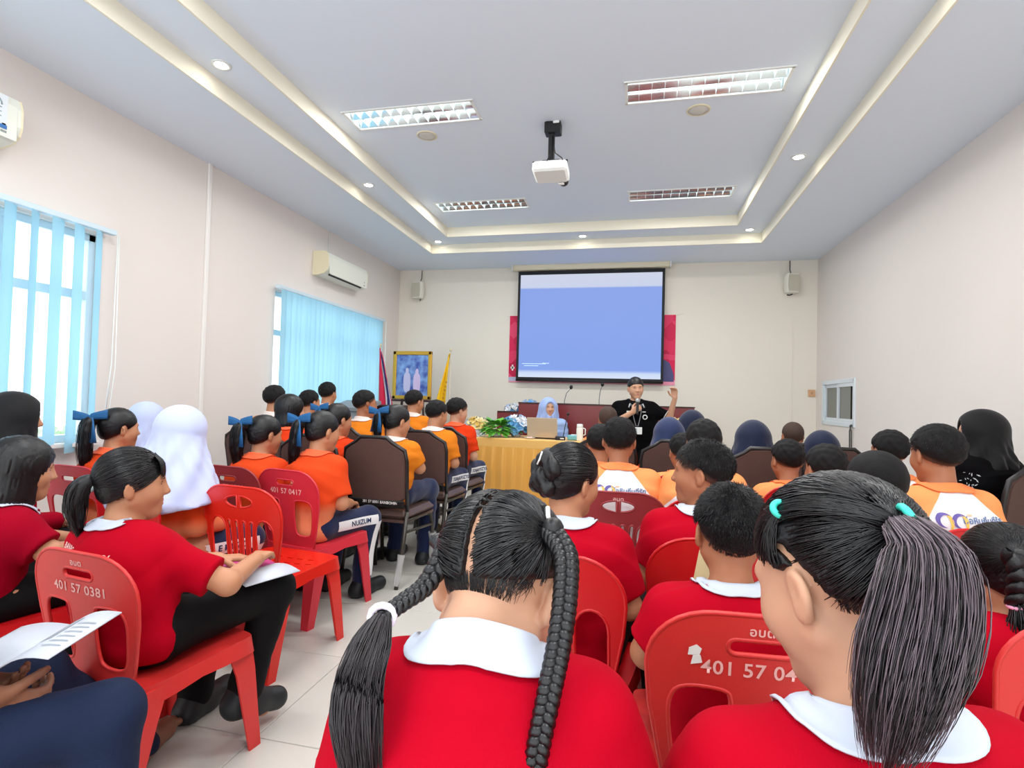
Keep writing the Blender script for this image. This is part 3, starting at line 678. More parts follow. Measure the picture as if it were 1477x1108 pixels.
# clothed table
M_gold = mat('gold_satin', 'e3a94e', .38, .5, sheen=.3, bump=.06, bscale=200)
tbx0, tbx1, tby0, tby1, tbz = px_y(686, 640, 5.85).x, -.36, 5.85, 6.45, .75
t = empty('clothed_table', ((tbx0+tbx1)/2, (tby0+tby1)/2, 0), 0, 'long table with golden pleated skirt in front of the wooden desk', 'table'); W_, D_ = tbx1-tbx0, tby1-tby0
mb = MB(); mb.box((0, 0, tbz-.02), (W_-.02, D_-.02, .03)); mb.build('tabletop', M_woodd, t)
mb = MB(); mb.box((0, 0, tbz-.0475), (W_+.012, D_+.012, .105), bev=.008); mb.build('tablecloth', mat('gold_cloth', 'eab968', .5, .4, sheen=.2), t)
def skirt(front=True):
    mb = MB(); N = int((W_ if front else D_)/.115*8)
    Ln = W_ if front else D_
    def fn(u, v):
        ph = u*Ln/.115; k = ph-math.floor(ph); saw = (k/.82 if k < .82 else (1-k)/.18); off = .05*saw*(.35+.65*min(1, v*3))+.012*v
        z = tbz-.09-v*(tbz-.10)
        return (-W_/2+u*Ln, -D_/2-.004-off, z) if front else (-W_/2-.004-off, -D_/2+u*Ln, z)
    mb.grid(N, 8, fn, True); return mb
skirt().build('skirt', M_gold, t); skirt(False).build('side_skirt', M_gold, t)
for sx in (-1, 1):
    for sy in (-1, 1): mb = MB(); mb.box((sx*(W_/2-.08), sy*(D_/2-.08), (tbz-.035)/2), (.04, .04, tbz-.035)); mb.build('leg', M_dark, t)
def on_table(x, y, Y): p = at_ax(1, Y, x, y); return (p.x, Y, tbz+.005)
# laptop
p = on_table(782, 632, 6.0)
t = empty('laptop', p, math.radians(-4), 'open beige laptop on the golden table', 'laptop'); M_lap = mat('beige_lid', 'c9b79c', .35, .5, metal=.2)
MB().box((0, .12, .01), (.33, .23, .018), bev=.004).build('keyboard_base', M_dark, t)
o = MB().box((0, 0, .115), (.345, .010, .225), bev=.006).build('lid', M_lap, t); o.location = (0, .005, .012); o.rotation_euler = (math.radians(10), 0, 0)
MB().box((0, .008, .115), (.32, .002, .2)).build('display', M_black, o)
# small things on the table
p = on_table(808, 636, 5.95); t = empty('conference_microphone', p, .1, 'small black desk microphone unit on the golden table', 'microphone')
MB().box((0, 0, .02), (.11, .09, .04), bev=.008).build('base', M_black, t)
MB().tube([(.03, .02, .03), (.05, .05, .16), (.075, .05, .27)], .005, 6).build('neck', M_black, t); MB().ball((.077, .05, .285), .016, 8).build('foam_head', M_black, t)
MB().box((.02, -.046, .02), (.04, .004, .012)).build('label_plate', M_white, t)
p = on_table(829, 633, 6.0); t = empty('tissue_box', p, .05, 'low teal box beside the white flask on the golden table', 'box'); MB().box((0, 0, .03), (.16, .10, .055), bev=.01).build('body', mat('teal_box', '6fb0b8', .5), t); MB().box((0, 0, .06), (.08, .03, .01), bev=.003).build('slot_flap', M_white, t)
p = on_table(836, 634, 5.97); t = empty('vacuum_flask', p, 0, 'white vacuum flask on the golden table', 'flask'); MB().lathe([(.034, 0), (.036, .01), (.036, .13), (.033, .14)], 16).build('body', mat('flask_cream', 'f0eee6', .4), t); MB().lathe([(.033, .14), (.034, .145), (.034, .175), (.028, .182), (.001, .183)], 16).build('cap', M_white, t); MB().tube([(.035, 0, .06), (.06, 0, .07), (.06, 0, .13), (.035, 0, .14)], .006, 6).build('handle', M_white, t)
p = on_table(764, 634, 5.95); t = empty('saucer', p, 0, 'small white saucer of wrapped sweets on the golden table', 'saucer'); MB().lathe([(.03, 0), (.06, .012), (.062, .016), (.03, .006)], 18).build('dish', M_white, t)
for k in range(4): MB().ball((.02*math.cos(k*1.6), .02*math.sin(k*1.6), .016), (.013, .008, .008), 8).build('sweet', mat('sweet_pink', 'e8c3bd', .4), t)

# flower arrangements
def blossom(mb, c, r, nrm, n=7):
    nrm = Vector(nrm).normalized(); q = nrm.to_track_quat('Z', 'Y').to_matrix()
    for ring, (k, tilt, sc) in enumerate(((n, .45, 1), (n-2, 1.0, .65))):
        for i in range(k):
            a = 2*PI*i/k+ring*.4; d = Vector((math.cos(a), math.sin(a), 0)); s_ = Vector((-math.sin(a), math.cos(a), 0))
            L = r*sc; up = Vector((0, 0, 1)); tip = d*L*math.cos(tilt)+up*L*math.sin(tilt)
            pts = [Vector((0, 0, 0)), tip*.6+s_*L*.42, tip*1.0+s_*L*.15, tip*1.0-s_*L*.15, tip*.6-s_*L*.42, tip*.55-up*L*.05]
            pts = [q@p_+Vector(c) for p_ in pts]; mb.add(pts, [(0, 1, 5), (1, 2, 3, 5), (5, 3, 4), (0, 5, 4)], True)
def leaf(mb, c, d, L, wd):
    d = Vector(d).normalized(); s_ = d.cross(Vector((0, 0, 1))); s_ = (s_ if s_.length > .1 else Vector((1, 0, 0))).normalized(); c = Vector(c); dn = Vector((0, 0, -1))
    pts = [c, c+d*L*.45+s_*wd, c+d*L*.5, c+d*L*.45-s_*wd, c+d*L+dn*L*.25]
    mb.add(pts, [(0, 1, 2), (0, 2, 3), (1, 4, 2), (2, 4, 3)], True)
M_leaf = mat('leaf_green', '62b23c', .5, .4, var=.2, vscale=30); M_leafd = mat('leaf_dark_green', '2c5a3a', .5, .4, var=.2, vscale=30); M_leafp = mat('leaf_pale_green', '9dbf8e', .5, .4)
PET = {'blue': mat('petal_blue', '74b4e2', .6, var=.15, vscale=30), 'white': mat('petal_white', 'e9ecf2', .6), 'cream': mat('petal_cream', 'efe0b0', .6), 'yellow': mat('petal_yellow', 'ecd183', .6), 'paleblue': mat('petal_pale_blue', 'b9d3ee', .6)}
def bouquet(loc, rad, label, cols, nf, fr_, leaves=(14, M_leaf, .07), vase=.1, group=None):
    rnd = random.Random(int(abs(loc[0]*977+loc[1]*131)))
    t = empty('flower_arrangement', loc, 0, label, 'flowers', group)
    MB().lathe([(.045, 0), (.055, .01), (.06, vase*.6), (.05, vase), (.044, vase), (.044, .02)], 14).build('vase', mat('vase_white', 'dcdcd8', .4), t)
    mb = MB()
    for i in range(leaves[0]):
        a = rnd.uniform(0, 2*PI); e_ = rnd.uniform(-.3, .9); dv = Vector((math.cos(a)*math.cos(e_), math.sin(a)*math.cos(e_), math.sin(e_)))
        leaf(mb, Vector((0, 0, vase+rad[2]*.4))+Vector((dv.x*rad[0]*.6, dv.y*rad[1]*.6, dv.z*rad[2]*.6)), dv, leaves[2]*rnd.uniform(.7, 1.2), leaves[2]*.28)
    mb.build('foliage', leaves[1], t)
    for i in range(nf):
        a = i*2.399; e_ = math.asin(min(1, -.25+1.2*(i+.5)/nf)); dv = Vector((math.cos(a)*math.cos(e_), math.sin(a)*math.cos(e_), math.sin(e_)))
        mb = MB(); blossom(mb, Vector((0, 0, vase+rad[2]*.45))+Vector((dv.x*rad[0]*.8, dv.y*rad[1]*.8, dv.z*rad[2]*.8)), fr_*rnd.uniform(.8, 1.2), dv); mb.build('blossom', PET[cols[i % len(cols)]], t)
    mb = MB()
    for i in range(6): a = i*1.05; mb.tube([(0, 0, .02), (.02*math.cos(a), .02*math.sin(a), vase), (rad[0]*.4*math.cos(a), rad[1]*.4*math.sin(a), vase+rad[2]*.4)], .004, 5)
    mb.build('stems', M_leafd, t); return t
p = on_table(744, 628, 6.14); bouquet(p, (.17, .13, .16), 'blue and white flower arrangement on the golden table beside the laptop', ['blue', 'white', 'blue', 'white', 'paleblue'], 30, .06, (18, M_leafd, .08), .03)
p = on_table(716, 634, 6.0); bouquet(p, (.15, .12, .14), 'bushy green leaf arrangement on the corner of the golden table', ['paleblue'], 2, .03, (150, M_leaf, .13), .03)
q = at_ax(1, 6.75, 690, 640); bouquet((q.x-.02, 6.75, 0), (.22, .16, .24), 'tall white and cream flower arrangement standing beside the golden table', ['white', 'cream', 'white', 'yellow', 'paleblue'], 34, .075, (30, M_leafp, .11), .62)
q = at_ax(1, 7.3, 737, 590); bouquet((q.x, 7.42, a.z-.12), (.12, .1, .12), 'blue and white flowers on the low step of the wooden desk', ['paleblue', 'white', 'blue'], 14, .055, (16, M_leafd, .07), .06)
q = at_ax(1, 7.45, 762, 577); bouquet((q.x, 7.5, c.z-.125), (.13, .1, .07), 'low blue flowers on the top of the wooden desk', ['blue', 'paleblue'], 14, .05, (10, M_leafd, .06), .06)
q = at_ax(1, 6.9, 972, 600); bouquet((q.x, 6.9, 0), (.20, .15, .26), 'tall cream and yellow flower arrangement behind the standing speaker', ['cream', 'yellow', 'white'], 34, .075, (26, M_leafp, .10), .66)
# plinth shelf supports for step flowers: desk top boards
t2 = MB().box((q.x*0+(a.x+b.x)/2, YP+.25, a.z-.14), (b.x-a.x+.02, .46, .03)).build('low_board', M_woodd); t2.parent = bpy.data.objects['wooden_dais_desk']; t2.location = (-ox, -YP, 0)

# royal portrait stand-in on an easel
YA = 7.30
tl = at_ax(1, YA, 568, 506.5); br = at_ax(1, YA, 621.5, 577); pw, ph = br.x-tl.x, tl.z-br.z
t = empty('framed_picture', ((tl.x+br.x)/2, YA, br.z), 0, 'gold framed blue picture of two pale robed figures resting on an easel', 'picture')
M_goldf = mat('gold_frame', 'd7a53c', .35, .5, metal=.55, bump=.3, bscale=160)
b_ = .055
for (cx_, cz_, lx, lz) in ((0, b_/2, pw, b_), (0, ph-b_/2, pw, b_), (-pw/2+b_/2, ph/2, b_, ph), (pw/2-b_/2, ph/2, b_, ph)):
    bevel(MB().box((cx_, 0, cz_), (lx, .04, lz)).build('frame_side', M_goldf, t), .01)
def picmat():
    m = mat('picture_print', '5a78c8', .35, .5); nt = m.node_tree; bs = nt.nodes['Principled BSDF']
    tc = nt.nodes.new('ShaderNodeTexCoord'); n = nt.nodes.new('ShaderNodeTexNoise'); n.inputs['Scale'].default_value = 9; nt.links.new(tc.outputs['Object'], n.inputs['Vector'])
    r = nt.nodes.new('ShaderNodeValToRGB'); r.color_ramp.elements[0].position = .35; r.color_ramp.elements[0].color = lin('3d4fa6')+(1,); r.color_ramp.elements[1].position = .7; r.color_ramp.elements[1].color = lin('8fb6e6')+(1,)
    nt.links.new(n.outputs['Fac'], r.inputs[0]); nt.links.new(r.outputs[0], bs.inputs['Base Color']); return m
MB().box((0, .005, ph/2), (pw-.08, .02, ph-.08)).build('print', picmat(), t)
for (x, h_, l) in ((-.075, .36, 'c9c6e4'), (.075, .35, 'd3bfe2')):
    P = smooth_poly([(-.05, 0), (.05, 0), (.055, h_*.5), (.045, h_*.72), (.02, h_*.78), (.026, h_*.9), (0, h_), (-.026, h_*.9), (-.02, h_*.78), (-.045, h_*.72), (-.055, h_*.5)])
    panel(P, [], lambda u, v, w_: (x+u, -.007-w_, .10+v), .002, .2).build('printed_figure', mat('figure_'+l, l, .4), t)
t = empty('easel', ((tl.x+br.x)/2, YA+.06, 0), 0, 'dark wooden easel holding the gold framed picture', 'easel')
for s in (-1, 1): MB().tube([(s*.10, .0, br.z+ph*.9), (s*.26, -.06 if s > 0 else -.06, 0)], .018, 6).build('leg', M_woodd, t)
MB().tube([(0, .02, br.z+ph*.85), (0, .45, 0)], .018, 6).build('rear_leg', M_woodd, t)
MB().box((0, -.05, br.z-.018), (.62, .07, .03)).build('ledge', M_woodd, t)

# flags on poles
def flag(px, py, Y, cols, label, wid, hgt, sway):
    p = at_ax(1, Y, px, py); t = empty('flag', (p.x, Y, 0), 0, label, 'flag', 'flags on poles')
    MB().tube([(0, 0, .02), (0, 0, p.z+.02)], .012, 8).build('pole', mat('pale_pole', 'cfc7b4', .4), t)
    MB().lathe([(.14, 0), (.14, .02), (.03, .04), (.02, .08)], 18).build('stand', M_woodd, t)
    MB().ball((0, 0, p.z+.03), (.018, .018, .03), 8).build('finial', mat('flag_finial', 'e2d6b0', .3, metal=.5), t)
    n = len(cols); k0 = 0
    for i, (c_, frac) in enumerate(cols):
        k1 = k0+frac
        def fn(u, v, k0=k0, k1=k1):
            s_ = k0+(k1-k0)*u; z = p.z-.01-hgt*v-.14*s_*min(1, v*3+.35); w_ = wid*(.10+.9*min(1, v*1.6)**.8)
            return (sway*v*.05+s_*w_*.55*sway+.012*math.sin(s_*9), -.01-.035*math.sin(s_*7+v*2)*min(1, v*4)-.02, z)
        mb = MB(); mb.grid(6, 14, fn, True); solid(mb.build('cloth', c_, t), .003); k0 = k1
    return t
Mr, Mw, Mb2, My = mat('flag_red', 'd8244a', .7), mat('flag_white', 'f0ecf0', .7), mat('flag_blue', '33407c', .7), mat('flag_yellow', 'f2c21c', .6, var=.06, vscale=10)
flag(549, 501, 6.9, [(Mr, .36), (Mw, .16), (Mb2, .22), (Mw, .12), (Mr, .14)], 'red white and blue striped flag on a pole beside the blind', .36, 1.0, 1)
t = flag(650, 508, 7.35, [(My, 1.0)], 'yellow flag on a pole between the framed picture and the screen', .30, 1.0, -1)
me = MB()
for k in range(9): me.ball((-.03-.006*k % .03-.004*k, -.062, 1.40-.055*k), (.016, .004, .018), 6)
me.build('emblem', mat('flag_emblem', 'c98f16', .6), t)
# grey seat and wooden chair glimpsed behind the students
p = at_ax(1, 6.0, 514, 592); t = empty('lectern', (p.x, 6.0, 0), 0, 'pale grey lectern by the drawn blind beyond the students', 'lectern')
MB().box((0, 0, .5), (.40, .35, 1.0), bev=.01).build('body', mat('pale_grey', '9fa6ac', .6), t); MB().box((0, -.02, 1.06), (.46, .42, .04), M=Matrix.Rotation(.2, 3, 'X')).build('top', mat('grey_top', '8b8f94', .6), t); MB().box((-.1, -.19, .9), (.12, .02, .16)).build('badge', M_white, t)
p = at_ax(1, 6.5, 552, 590); t = empty('wooden_cabinet', (p.x, 6.5, 0), 0, 'dark red-brown wooden cabinet below the striped flag', 'cabinet')
MB().box((0, 0, .52), (.55, .35, 1.04), bev=.01).build('body', M_wood, t); MB().box((0, 0, 1.055), (.6, .4, .03), bev=.006).build('top', M_woodd, t)
for s in (-1, 1):
    o = MB().box((s*.13, -.18, .5), (.25, .02, .9), bev=.004).build('door', M_wood, t); MB().ball((s*.02, -.2, .55), .012, 8).build('knob', M_goldf, o)

t = empty('garden_tree', (XL-3.2, 5.2, -1.0), 0, 'leafy green tree outside the clear window', 'tree'); rnd = random.Random(5); mb = MB()
for k in range(700):
    a_, e_, q_ = rnd.uniform(0, 6.28), math.asin(rnd.uniform(-1, 1)), rnd.uniform(.5, 1); dv = Vector((math.cos(a_)*math.cos(e_), math.sin(a_)*math.cos(e_), math.sin(e_))); leaf(mb, Vector((0, 0, 1.15))+dv*.55*q_, dv+Vector((0, 0, -.3)), .16, .045)
mb.build('crown', M_leaf, t); MB().tube([(0, 0, 0), (.03, 0, .6), (0, .02, 1.1)], [.06, .05, .03], 8).build('trunk', M_woodd, t)
# ================================================================== people: builders
def npv(v): return np.array(v, np.float32)
def add_xf(S, other, R, c, k=.02, sc=1.0): S.ops.append(('min', lambda P, o=other, R=np.array(R, np.float32), c=npv(c), s=sc: o(((P-c)@R/np.float32(s)).astype(np.float32))*np.float32(s), k)); return S
SKIN = {'mid': mat('skin_mid', 'bf8765', .5, .35, var=.04, vscale=14), 'light': mat('skin_light', 'cb9b7e', .5, .35, var=.04, vscale=14), 'tan': mat('skin_tan', 'a96f50', .5, .35, var=.04, vscale=14), 'dark': mat('skin_dark', '8d5f48', .5, .35, var=.05, vscale=14)}
M_hair = mat('black_hair', '0a090c', .42, .45, bump=.25, bscale=260)
M_strand = mat('black_hair_strand', '0c0b0e', .34, .5)
M_strand2 = mat('brown_black_hair_strand', '211a1e', .38, .6)
M_crop = mat('cropped_hair', '0b0a0c', .6, .25, bump=.8, bscale=420)
def crop_fade(m):
    nt = m.node_tree; b = nt.nodes['Principled BSDF']; tc = nt.nodes.new('ShaderNodeTexCoord'); sp = nt.nodes.new('ShaderNodeSeparateXYZ'); nt.links.new(tc.outputs['Object'], sp.inputs[0])
    a = nt.nodes.new('ShaderNodeMath'); a.operation = 'MULTIPLY_ADD'; a.inputs[1].default_value = -.72; nt.links.new(sp.outputs[1], a.inputs[0]); nt.links.new(sp.outputs[2], a.inputs[2])
    mr = nt.nodes.new('ShaderNodeMapRange'); mr.inputs[1].default_value = -.006; mr.inputs[2].default_value = .030; nt.links.new(a.outputs[0], mr.inputs[0])
    mx = nt.nodes.new('ShaderNodeMix'); mx.data_type = 'RGBA'; mx.inputs[6].default_value = lin('7d5a49')+(1,); mx.inputs[7].default_value = lin('0b0a0c')+(1,); nt.links.new(mr.outputs[0], mx.inputs[0]); nt.links.new(mx.outputs[2], b.inputs['Base Color'])
crop_fade(M_crop)
M_shave = mat('shaved_hair', '4a3a33', .7, .2, bump=.5, bscale=500)
M_eyew = mat('eye_white', 'eeeae6', .2, .5); M_iris = mat('iris_dark', '1a100c', .15, .6); M_brow = mat('eyebrow', '2a201c', .7); M_lip = mat('lip', 'b8665e', .45, .4)
def shirtmat(name, col, col2=None, z2=None, kind=None):
    m = mat(name, col, .85, .08, bump=.22, bscale=900)
    if col2:
        nt = m.node_tree; b = nt.nodes['Principled BSDF']; tc = nt.nodes.new('ShaderNodeTexCoord'); sp = nt.nodes.new('ShaderNodeSeparateXYZ'); nt.links.new(tc.outputs['Object'], sp.inputs[0])
        ab = nt.nodes.new('ShaderNodeMath'); ab.operation = 'ABSOLUTE'; nt.links.new(sp.outputs[0], ab.inputs[0])
        mu = nt.nodes.new('ShaderNodeMath'); mu.operation = 'MULTIPLY_ADD'; nt.links.new(sp.outputs[2], mu.inputs[0])
        ad = nt.nodes.new('ShaderNodeMath'); ad.operation = 'ADD'; nt.links.new(ab.outputs[0], ad.inputs[0]); nt.links.new(mu.outputs[0], ad.inputs[1])
        gt = nt.nodes.new('ShaderNodeMapRange'); gt.clamp = True
        if kind == 'raglan': mu.inputs[1].default_value = .85; mu.inputs[2].default_value = 0; gt.inputs[1].default_value = .062; gt.inputs[2].default_value = .066   # |x|+.62 z > .06 -> orange
        else: mu.inputs[1].default_value = 1; mu.inputs[2].default_value = 0; ad.inputs[0].default_value = 0; nt.links.remove(ad.inputs[0].links[0]); gt.inputs[1].default_value = z2-.03; gt.inputs[2].default_value = z2+.03
        nt.links.new(ad.outputs[0], gt.inputs[0]); mx = nt.nodes.new('ShaderNodeMix'); mx.data_type = 'RGBA'; mx.inputs[6].default_value = lin(col)+(1,); mx.inputs[7].default_value = lin(col2)+(1,)
        nt.links.new(gt.outputs[0], mx.inputs[0]); nt.links.new(mx.outputs[2], b.inputs['Base Color'])
    return m
SHIRT = {'red': shirtmat('red_polo', 'ac001c'), 'crimson': shirtmat('crimson_polo', '96001f'), 'orange': shirtmat('orange_shirt', 'e07f22'), 'rorange': shirtmat('red_orange_shirt', 'e3875f', 'e04a20', -.26, 'band'), 'ored': shirtmat('orange_red_shirt', 'dc3c18'), 'white99': shirtmat('white_orange_shirt', 'f0f0f2', 'f59a5e', 0, 'raglan'), 'black': shirtmat('black_shirt', '060507'), 'blue': shirtmat('light_blue_shirt', '9db8e6'), 'navydress': shirtmat('navy_tunic', '1b2540'), 'grey': shirtmat('grey_shirt', '4a4a50')}
COLLAR = {'red': mat('white_collar', 'c6cedd', .8), 'crimson': mat('white_collar', 'c6cedd', .8), 'orange': mat('pale_collar', 'e9d9d2', .8), 'rorange': mat('orange_collar', 'f2643a', .8), 'ored': mat('orange_collar', 'f2643a', .8), 'white99': mat('bright_orange_collar', 'f7854a', .8), 'black': mat('black_collar', '18181a', .8), 'blue': mat('blue_collar', '9db8e6', .8), 'navydress': mat('navy_collar', '1b2540', .8), 'grey': mat('grey_collar', '4a4a50', .8)}
TROUS = {'navy': mat('navy_trousers', '111f46', .75, .25, sheen=.2, bump=.2, bscale=300), 'black': mat('black_trousers', '060608', .8, .2, bump=.2, bscale=300), 'blue': mat('navy_chinos', '18243f', .8, .2, bump=.35, bscale=220)}
M_shoe = mat('black_shoe', '1d2124', .5, .4); M_sock = mat('white_sock', 'e6e6e8', .8)
VEIL = {'white': mat('white_lavender_veil', 'bcc6ea', .7, .25, sheen=.3, bump=.1, bscale=700), 'navy': mat('navy_veil', '141d3a', .7, .25, sheen=.2, bump=.1, bscale=700), 'black': mat('black_veil', '050508', .7, .25, sheen=.1, bump=.1, bscale=700), 'blue': mat('light_blue_veil', '9fb6e8', .7, .25, sheen=.3, bump=.1, bscale=700), 'slate': mat('slate_blue_veil', '28345a', .7, .25, sheen=.2, bump=.1, bscale=700)}

def head_sdf(face=True):
    H = Sdf()
    H.ell((0, -.012, .028), (.0735, .091, .083)).ell((0, .030, -.028), (.058, .060, .084), k=.03)
    H.cap((-.05, .004, -.052), (0, .058, -.092), .018, .020, k=.03).cap((.05, .004, -.052), (0, .058, -.092), .018, .020, k=.03)
    if face:
        H.ell((0, .068, -.093), (.02, .018, .018), k=.02)
        H.cap((-.034, .073, .022), (.034, .073, .022), .010, k=.02)
        for s in (-1, 1):
            H.ell((s*.031, .093, .003), (.016, .014, .011), k=.014, sub=True)
            H.ell((s*.036, .055, -.03), (.024, .026, .026), k=.03)
        H.cap((0, .083, .012), (0, .102, -.026), .0065, .0105, k=.014)
        for s in (-1, 1): H.ell((s*.0115, .0945, -.029), (.0085, .010, .0075), k=.008)
        H.cap((-.019, .083, -.056), (.019, .083, -.056), .0075, k=.012).cap((-.015, .082, -.068), (.015, .082, -.068), .008, k=.012)
        H.cap((-.025, .092, -.0625), (.025, .092, -.0625), .0022, k=.004) if False else None
    for s in (-1, 1):
        R = np.array(Matrix.Rotation(s*.35, 3, 'Z')@Matrix.Rotation(-.15, 3, 'X'))
        H.ell((s*.079, -.008, -.008), (.0085, .017, .026), R, k=.008)
        H.ell((s*.088, -.004, -.004), (.006, .009, .014), R, k=.006, sub=True)
        H.ell((s*.076, -.004, -.030), (.007, .009, .010), k=.008)
    return H
HEAD = head_sdf()
def scalp_cut(S, a=.72, b=-.004, k=.008): return S.cut((0, a, -1), -b, k)     # keep z > a*y + b
def hair_short(h, noise=.004, thick=.013, a=.72, b=-.006):
    S = Sdf(); S.ell((0, -.014, .030), (.0735+thick, .091+thick, .083+thick))
    rp = np.random.RandomState(3); ph = rp.uniform(0, 6.3, (6, 3)); fr = rp.uniform(60, 150, (6, 3))
    S.disp(lambda P: noise*.35*sum(np.sin(P[:, 0]*fr[i, 0]+ph[i, 0])*np.sin(P[:, 1]*fr[i, 1]+ph[i, 1])*np.sin(P[:, 2]*fr[i, 2]+ph[i, 2]) for i in range(6)).astype(np.float32))
    S.disp(lambda P: (.009*np.clip(1-(P[:, 2]-a*P[:, 1]-b)/.045, 0, 1)).astype(np.float32)) if thick > .008 else None
    scalp_cut(S, a, b)
    for s in (-1, 1): S.ell((s*.082, .0, -.008), (.022, .021, .034), k=.006, sub=True)
    return S
def hair_girl(parts=None, thick=.010, a=.70, b=-.018, nape=True):
    S = Sdf(); S.ell((0, -.014, .030), (.0735+thick, .091+thick, .083+thick))
    if nape: S.ell((0, -.035, -.03), (.062, .06, .05), k=.03)
    S.disp(lambda P: (.0016*np.sin(np.arctan2(P[:, 0], P[:, 2]-.02)*38)*np.sin(P[:, 1]*30+1)).astype(np.float32))
    scalp_cut(S, a, b, .006)
    for s in (-1, 1): S.ell((s*.082, .0, -.012), (.022, .020, .034), k=.006, sub=True)
    if parts:
        for P in parts:
            for q in range(len(P)-1): S.ops.append(('sub', npv((npv(P[q])+npv(P[q+1]))/2), npv((.0055,)*3), None, .004)) if False else S.ops.append(('subcap', npv(P[q]), npv(P[q+1]), .006, .003))
    return S
_call = Sdf.__call__
def _sdfcall(s, P):
    if not any(o[0] == 'subcap' for o in s.ops): return _call(s, P)
    keep = s.ops; s.ops = [o for o in keep if o[0] != 'subcap']; d = _call(s, P); s.ops = keep
    for o in keep:
        if o[0] == 'subcap':
            _, a, b, r, k = o; q = P-a; ab = b-a; h = np.clip(q@ab/max(float(ab@ab), 1e-9), 0, 1); e = -(np.sqrt(((q-h[:, None]*ab)**2).sum(1))-r); hh = np.clip(.5-.5*(d-e)/k, 0, 1); d = d+(e-d)*hh+k*hh*(1-hh)
    return d
Sdf.__call__ = _sdfcall
def hair_bob(length=.135):
    S = Sdf(); S.ell((0, -.014, .030), (.088, .106, .096)).cap((0, -.012, .02), (0, -.018, -.10), .090, .094, k=.03)
    S.disp(lambda P: (.0022*np.sin(np.arctan2(P[:, 0], P[:, 1]-.0)*46)).astype(np.float32))
    S.cut((0, 0, -1), length, .008)
    F = Sdf(); F.ell((0, .105, -.045), (.070, .085, .090))
    S.ops.append(('sub', npv((0, .108, -.06)), npv((.066, .085, .105)), None, .012))
    return S
def fold(amp, freq, zf): return lambda P: (amp*np.sin(np.arctan2(P[:, 0], P[:, 1])*freq+P[:, 2]*zf)*np.clip((-.02-P[:, 2])/.12, 0, 1)).astype(np.float32)
def hair_veil(length, front=1.0, wide=.16):
    S = Sdf(); S.ell((0, -.008, .022), (.091, .110, .106)).cap((0, -.004, -.01), (0, -.018, -length), .092, wide, k=.07, xs=.80)
    S.disp(fold(.007, 9, 26)); S.disp(fold(.004, 17, -40))
    S.ops.append(('sub', npv((0, .142, -.014)), npv((.066, .098, .098)), None, .014))
    S.cut((0, .25, -1), length, .01)
    return S
def hand(S, w, d, n, side, curl=.35, sc=.92, spread=.0):
    w = Vector(w); d = Vector(d).normalized(); n = Vector(n); n = (n-d*n.dot(d)).normalized(); th = d.cross(n)*(1 if side > 0 else -1)
    kn = []
    for i, (o, L) in enumerate(((.027, .070), (.009, .078), (-.009, .073), (-.026, .056))):
        k0 = w+d*(.078*sc)+th*(o*sc); S.cap(w+d*.012+th*(o*.6*sc), k0, .0125*sc, .0105*sc, k=.010)
        p = k0; a = curl*.9; dirv = d+th*(o*spread)
        for j, f in enumerate((.45, .32, .23)):
            dv = (dirv*math.cos(a)+n*math.sin(a)).normalized(); q = p+dv*(L*f*sc); S.cap(p, q, (.0092-.0008*j)*sc, (.0085-.0008*j)*sc, k=.003); p = q; a += curl*1.1
    b = w+d*(.022*sc)+th*(.024*sc); t1 = b+(d*.6+th*.62+n*.25*(1+curl)).normalized()*(.036*sc); t2 = t1+(d*.85+th*.15+n*(.2+curl*.8)).normalized()*(.030*sc); t3 = t2+(d*.9-th*.15+n*(.2+curl)).normalized()*(.022*sc)
    S.cap(b, t1, .0125*sc, .0105*sc, k=.01).cap(t1, t2, .0105*sc, .0092*sc, k=.003).cap(t2, t3, .0092*sc, .0078*sc, k=.003)
NOISE_P = np.random.RandomState(11).uniform(0, 6.28, (8,)); 
def wrinkle(amp, seed=0):
    r = np.random.RandomState(seed+5); K = r.normal(0, 1, (5, 3)).astype(np.float32)*np.array([13, 13, 26], np.float32); ph = r.uniform(0, 6.28, 5)
    return lambda P: (amp*sum(1-1.6*np.abs(np.sin(.5*(P@K[i])+ph[i]+1.2*np.sin(P@K[(i+1) % 5]*.4))) for i in range(5))/3).astype(np.float32)

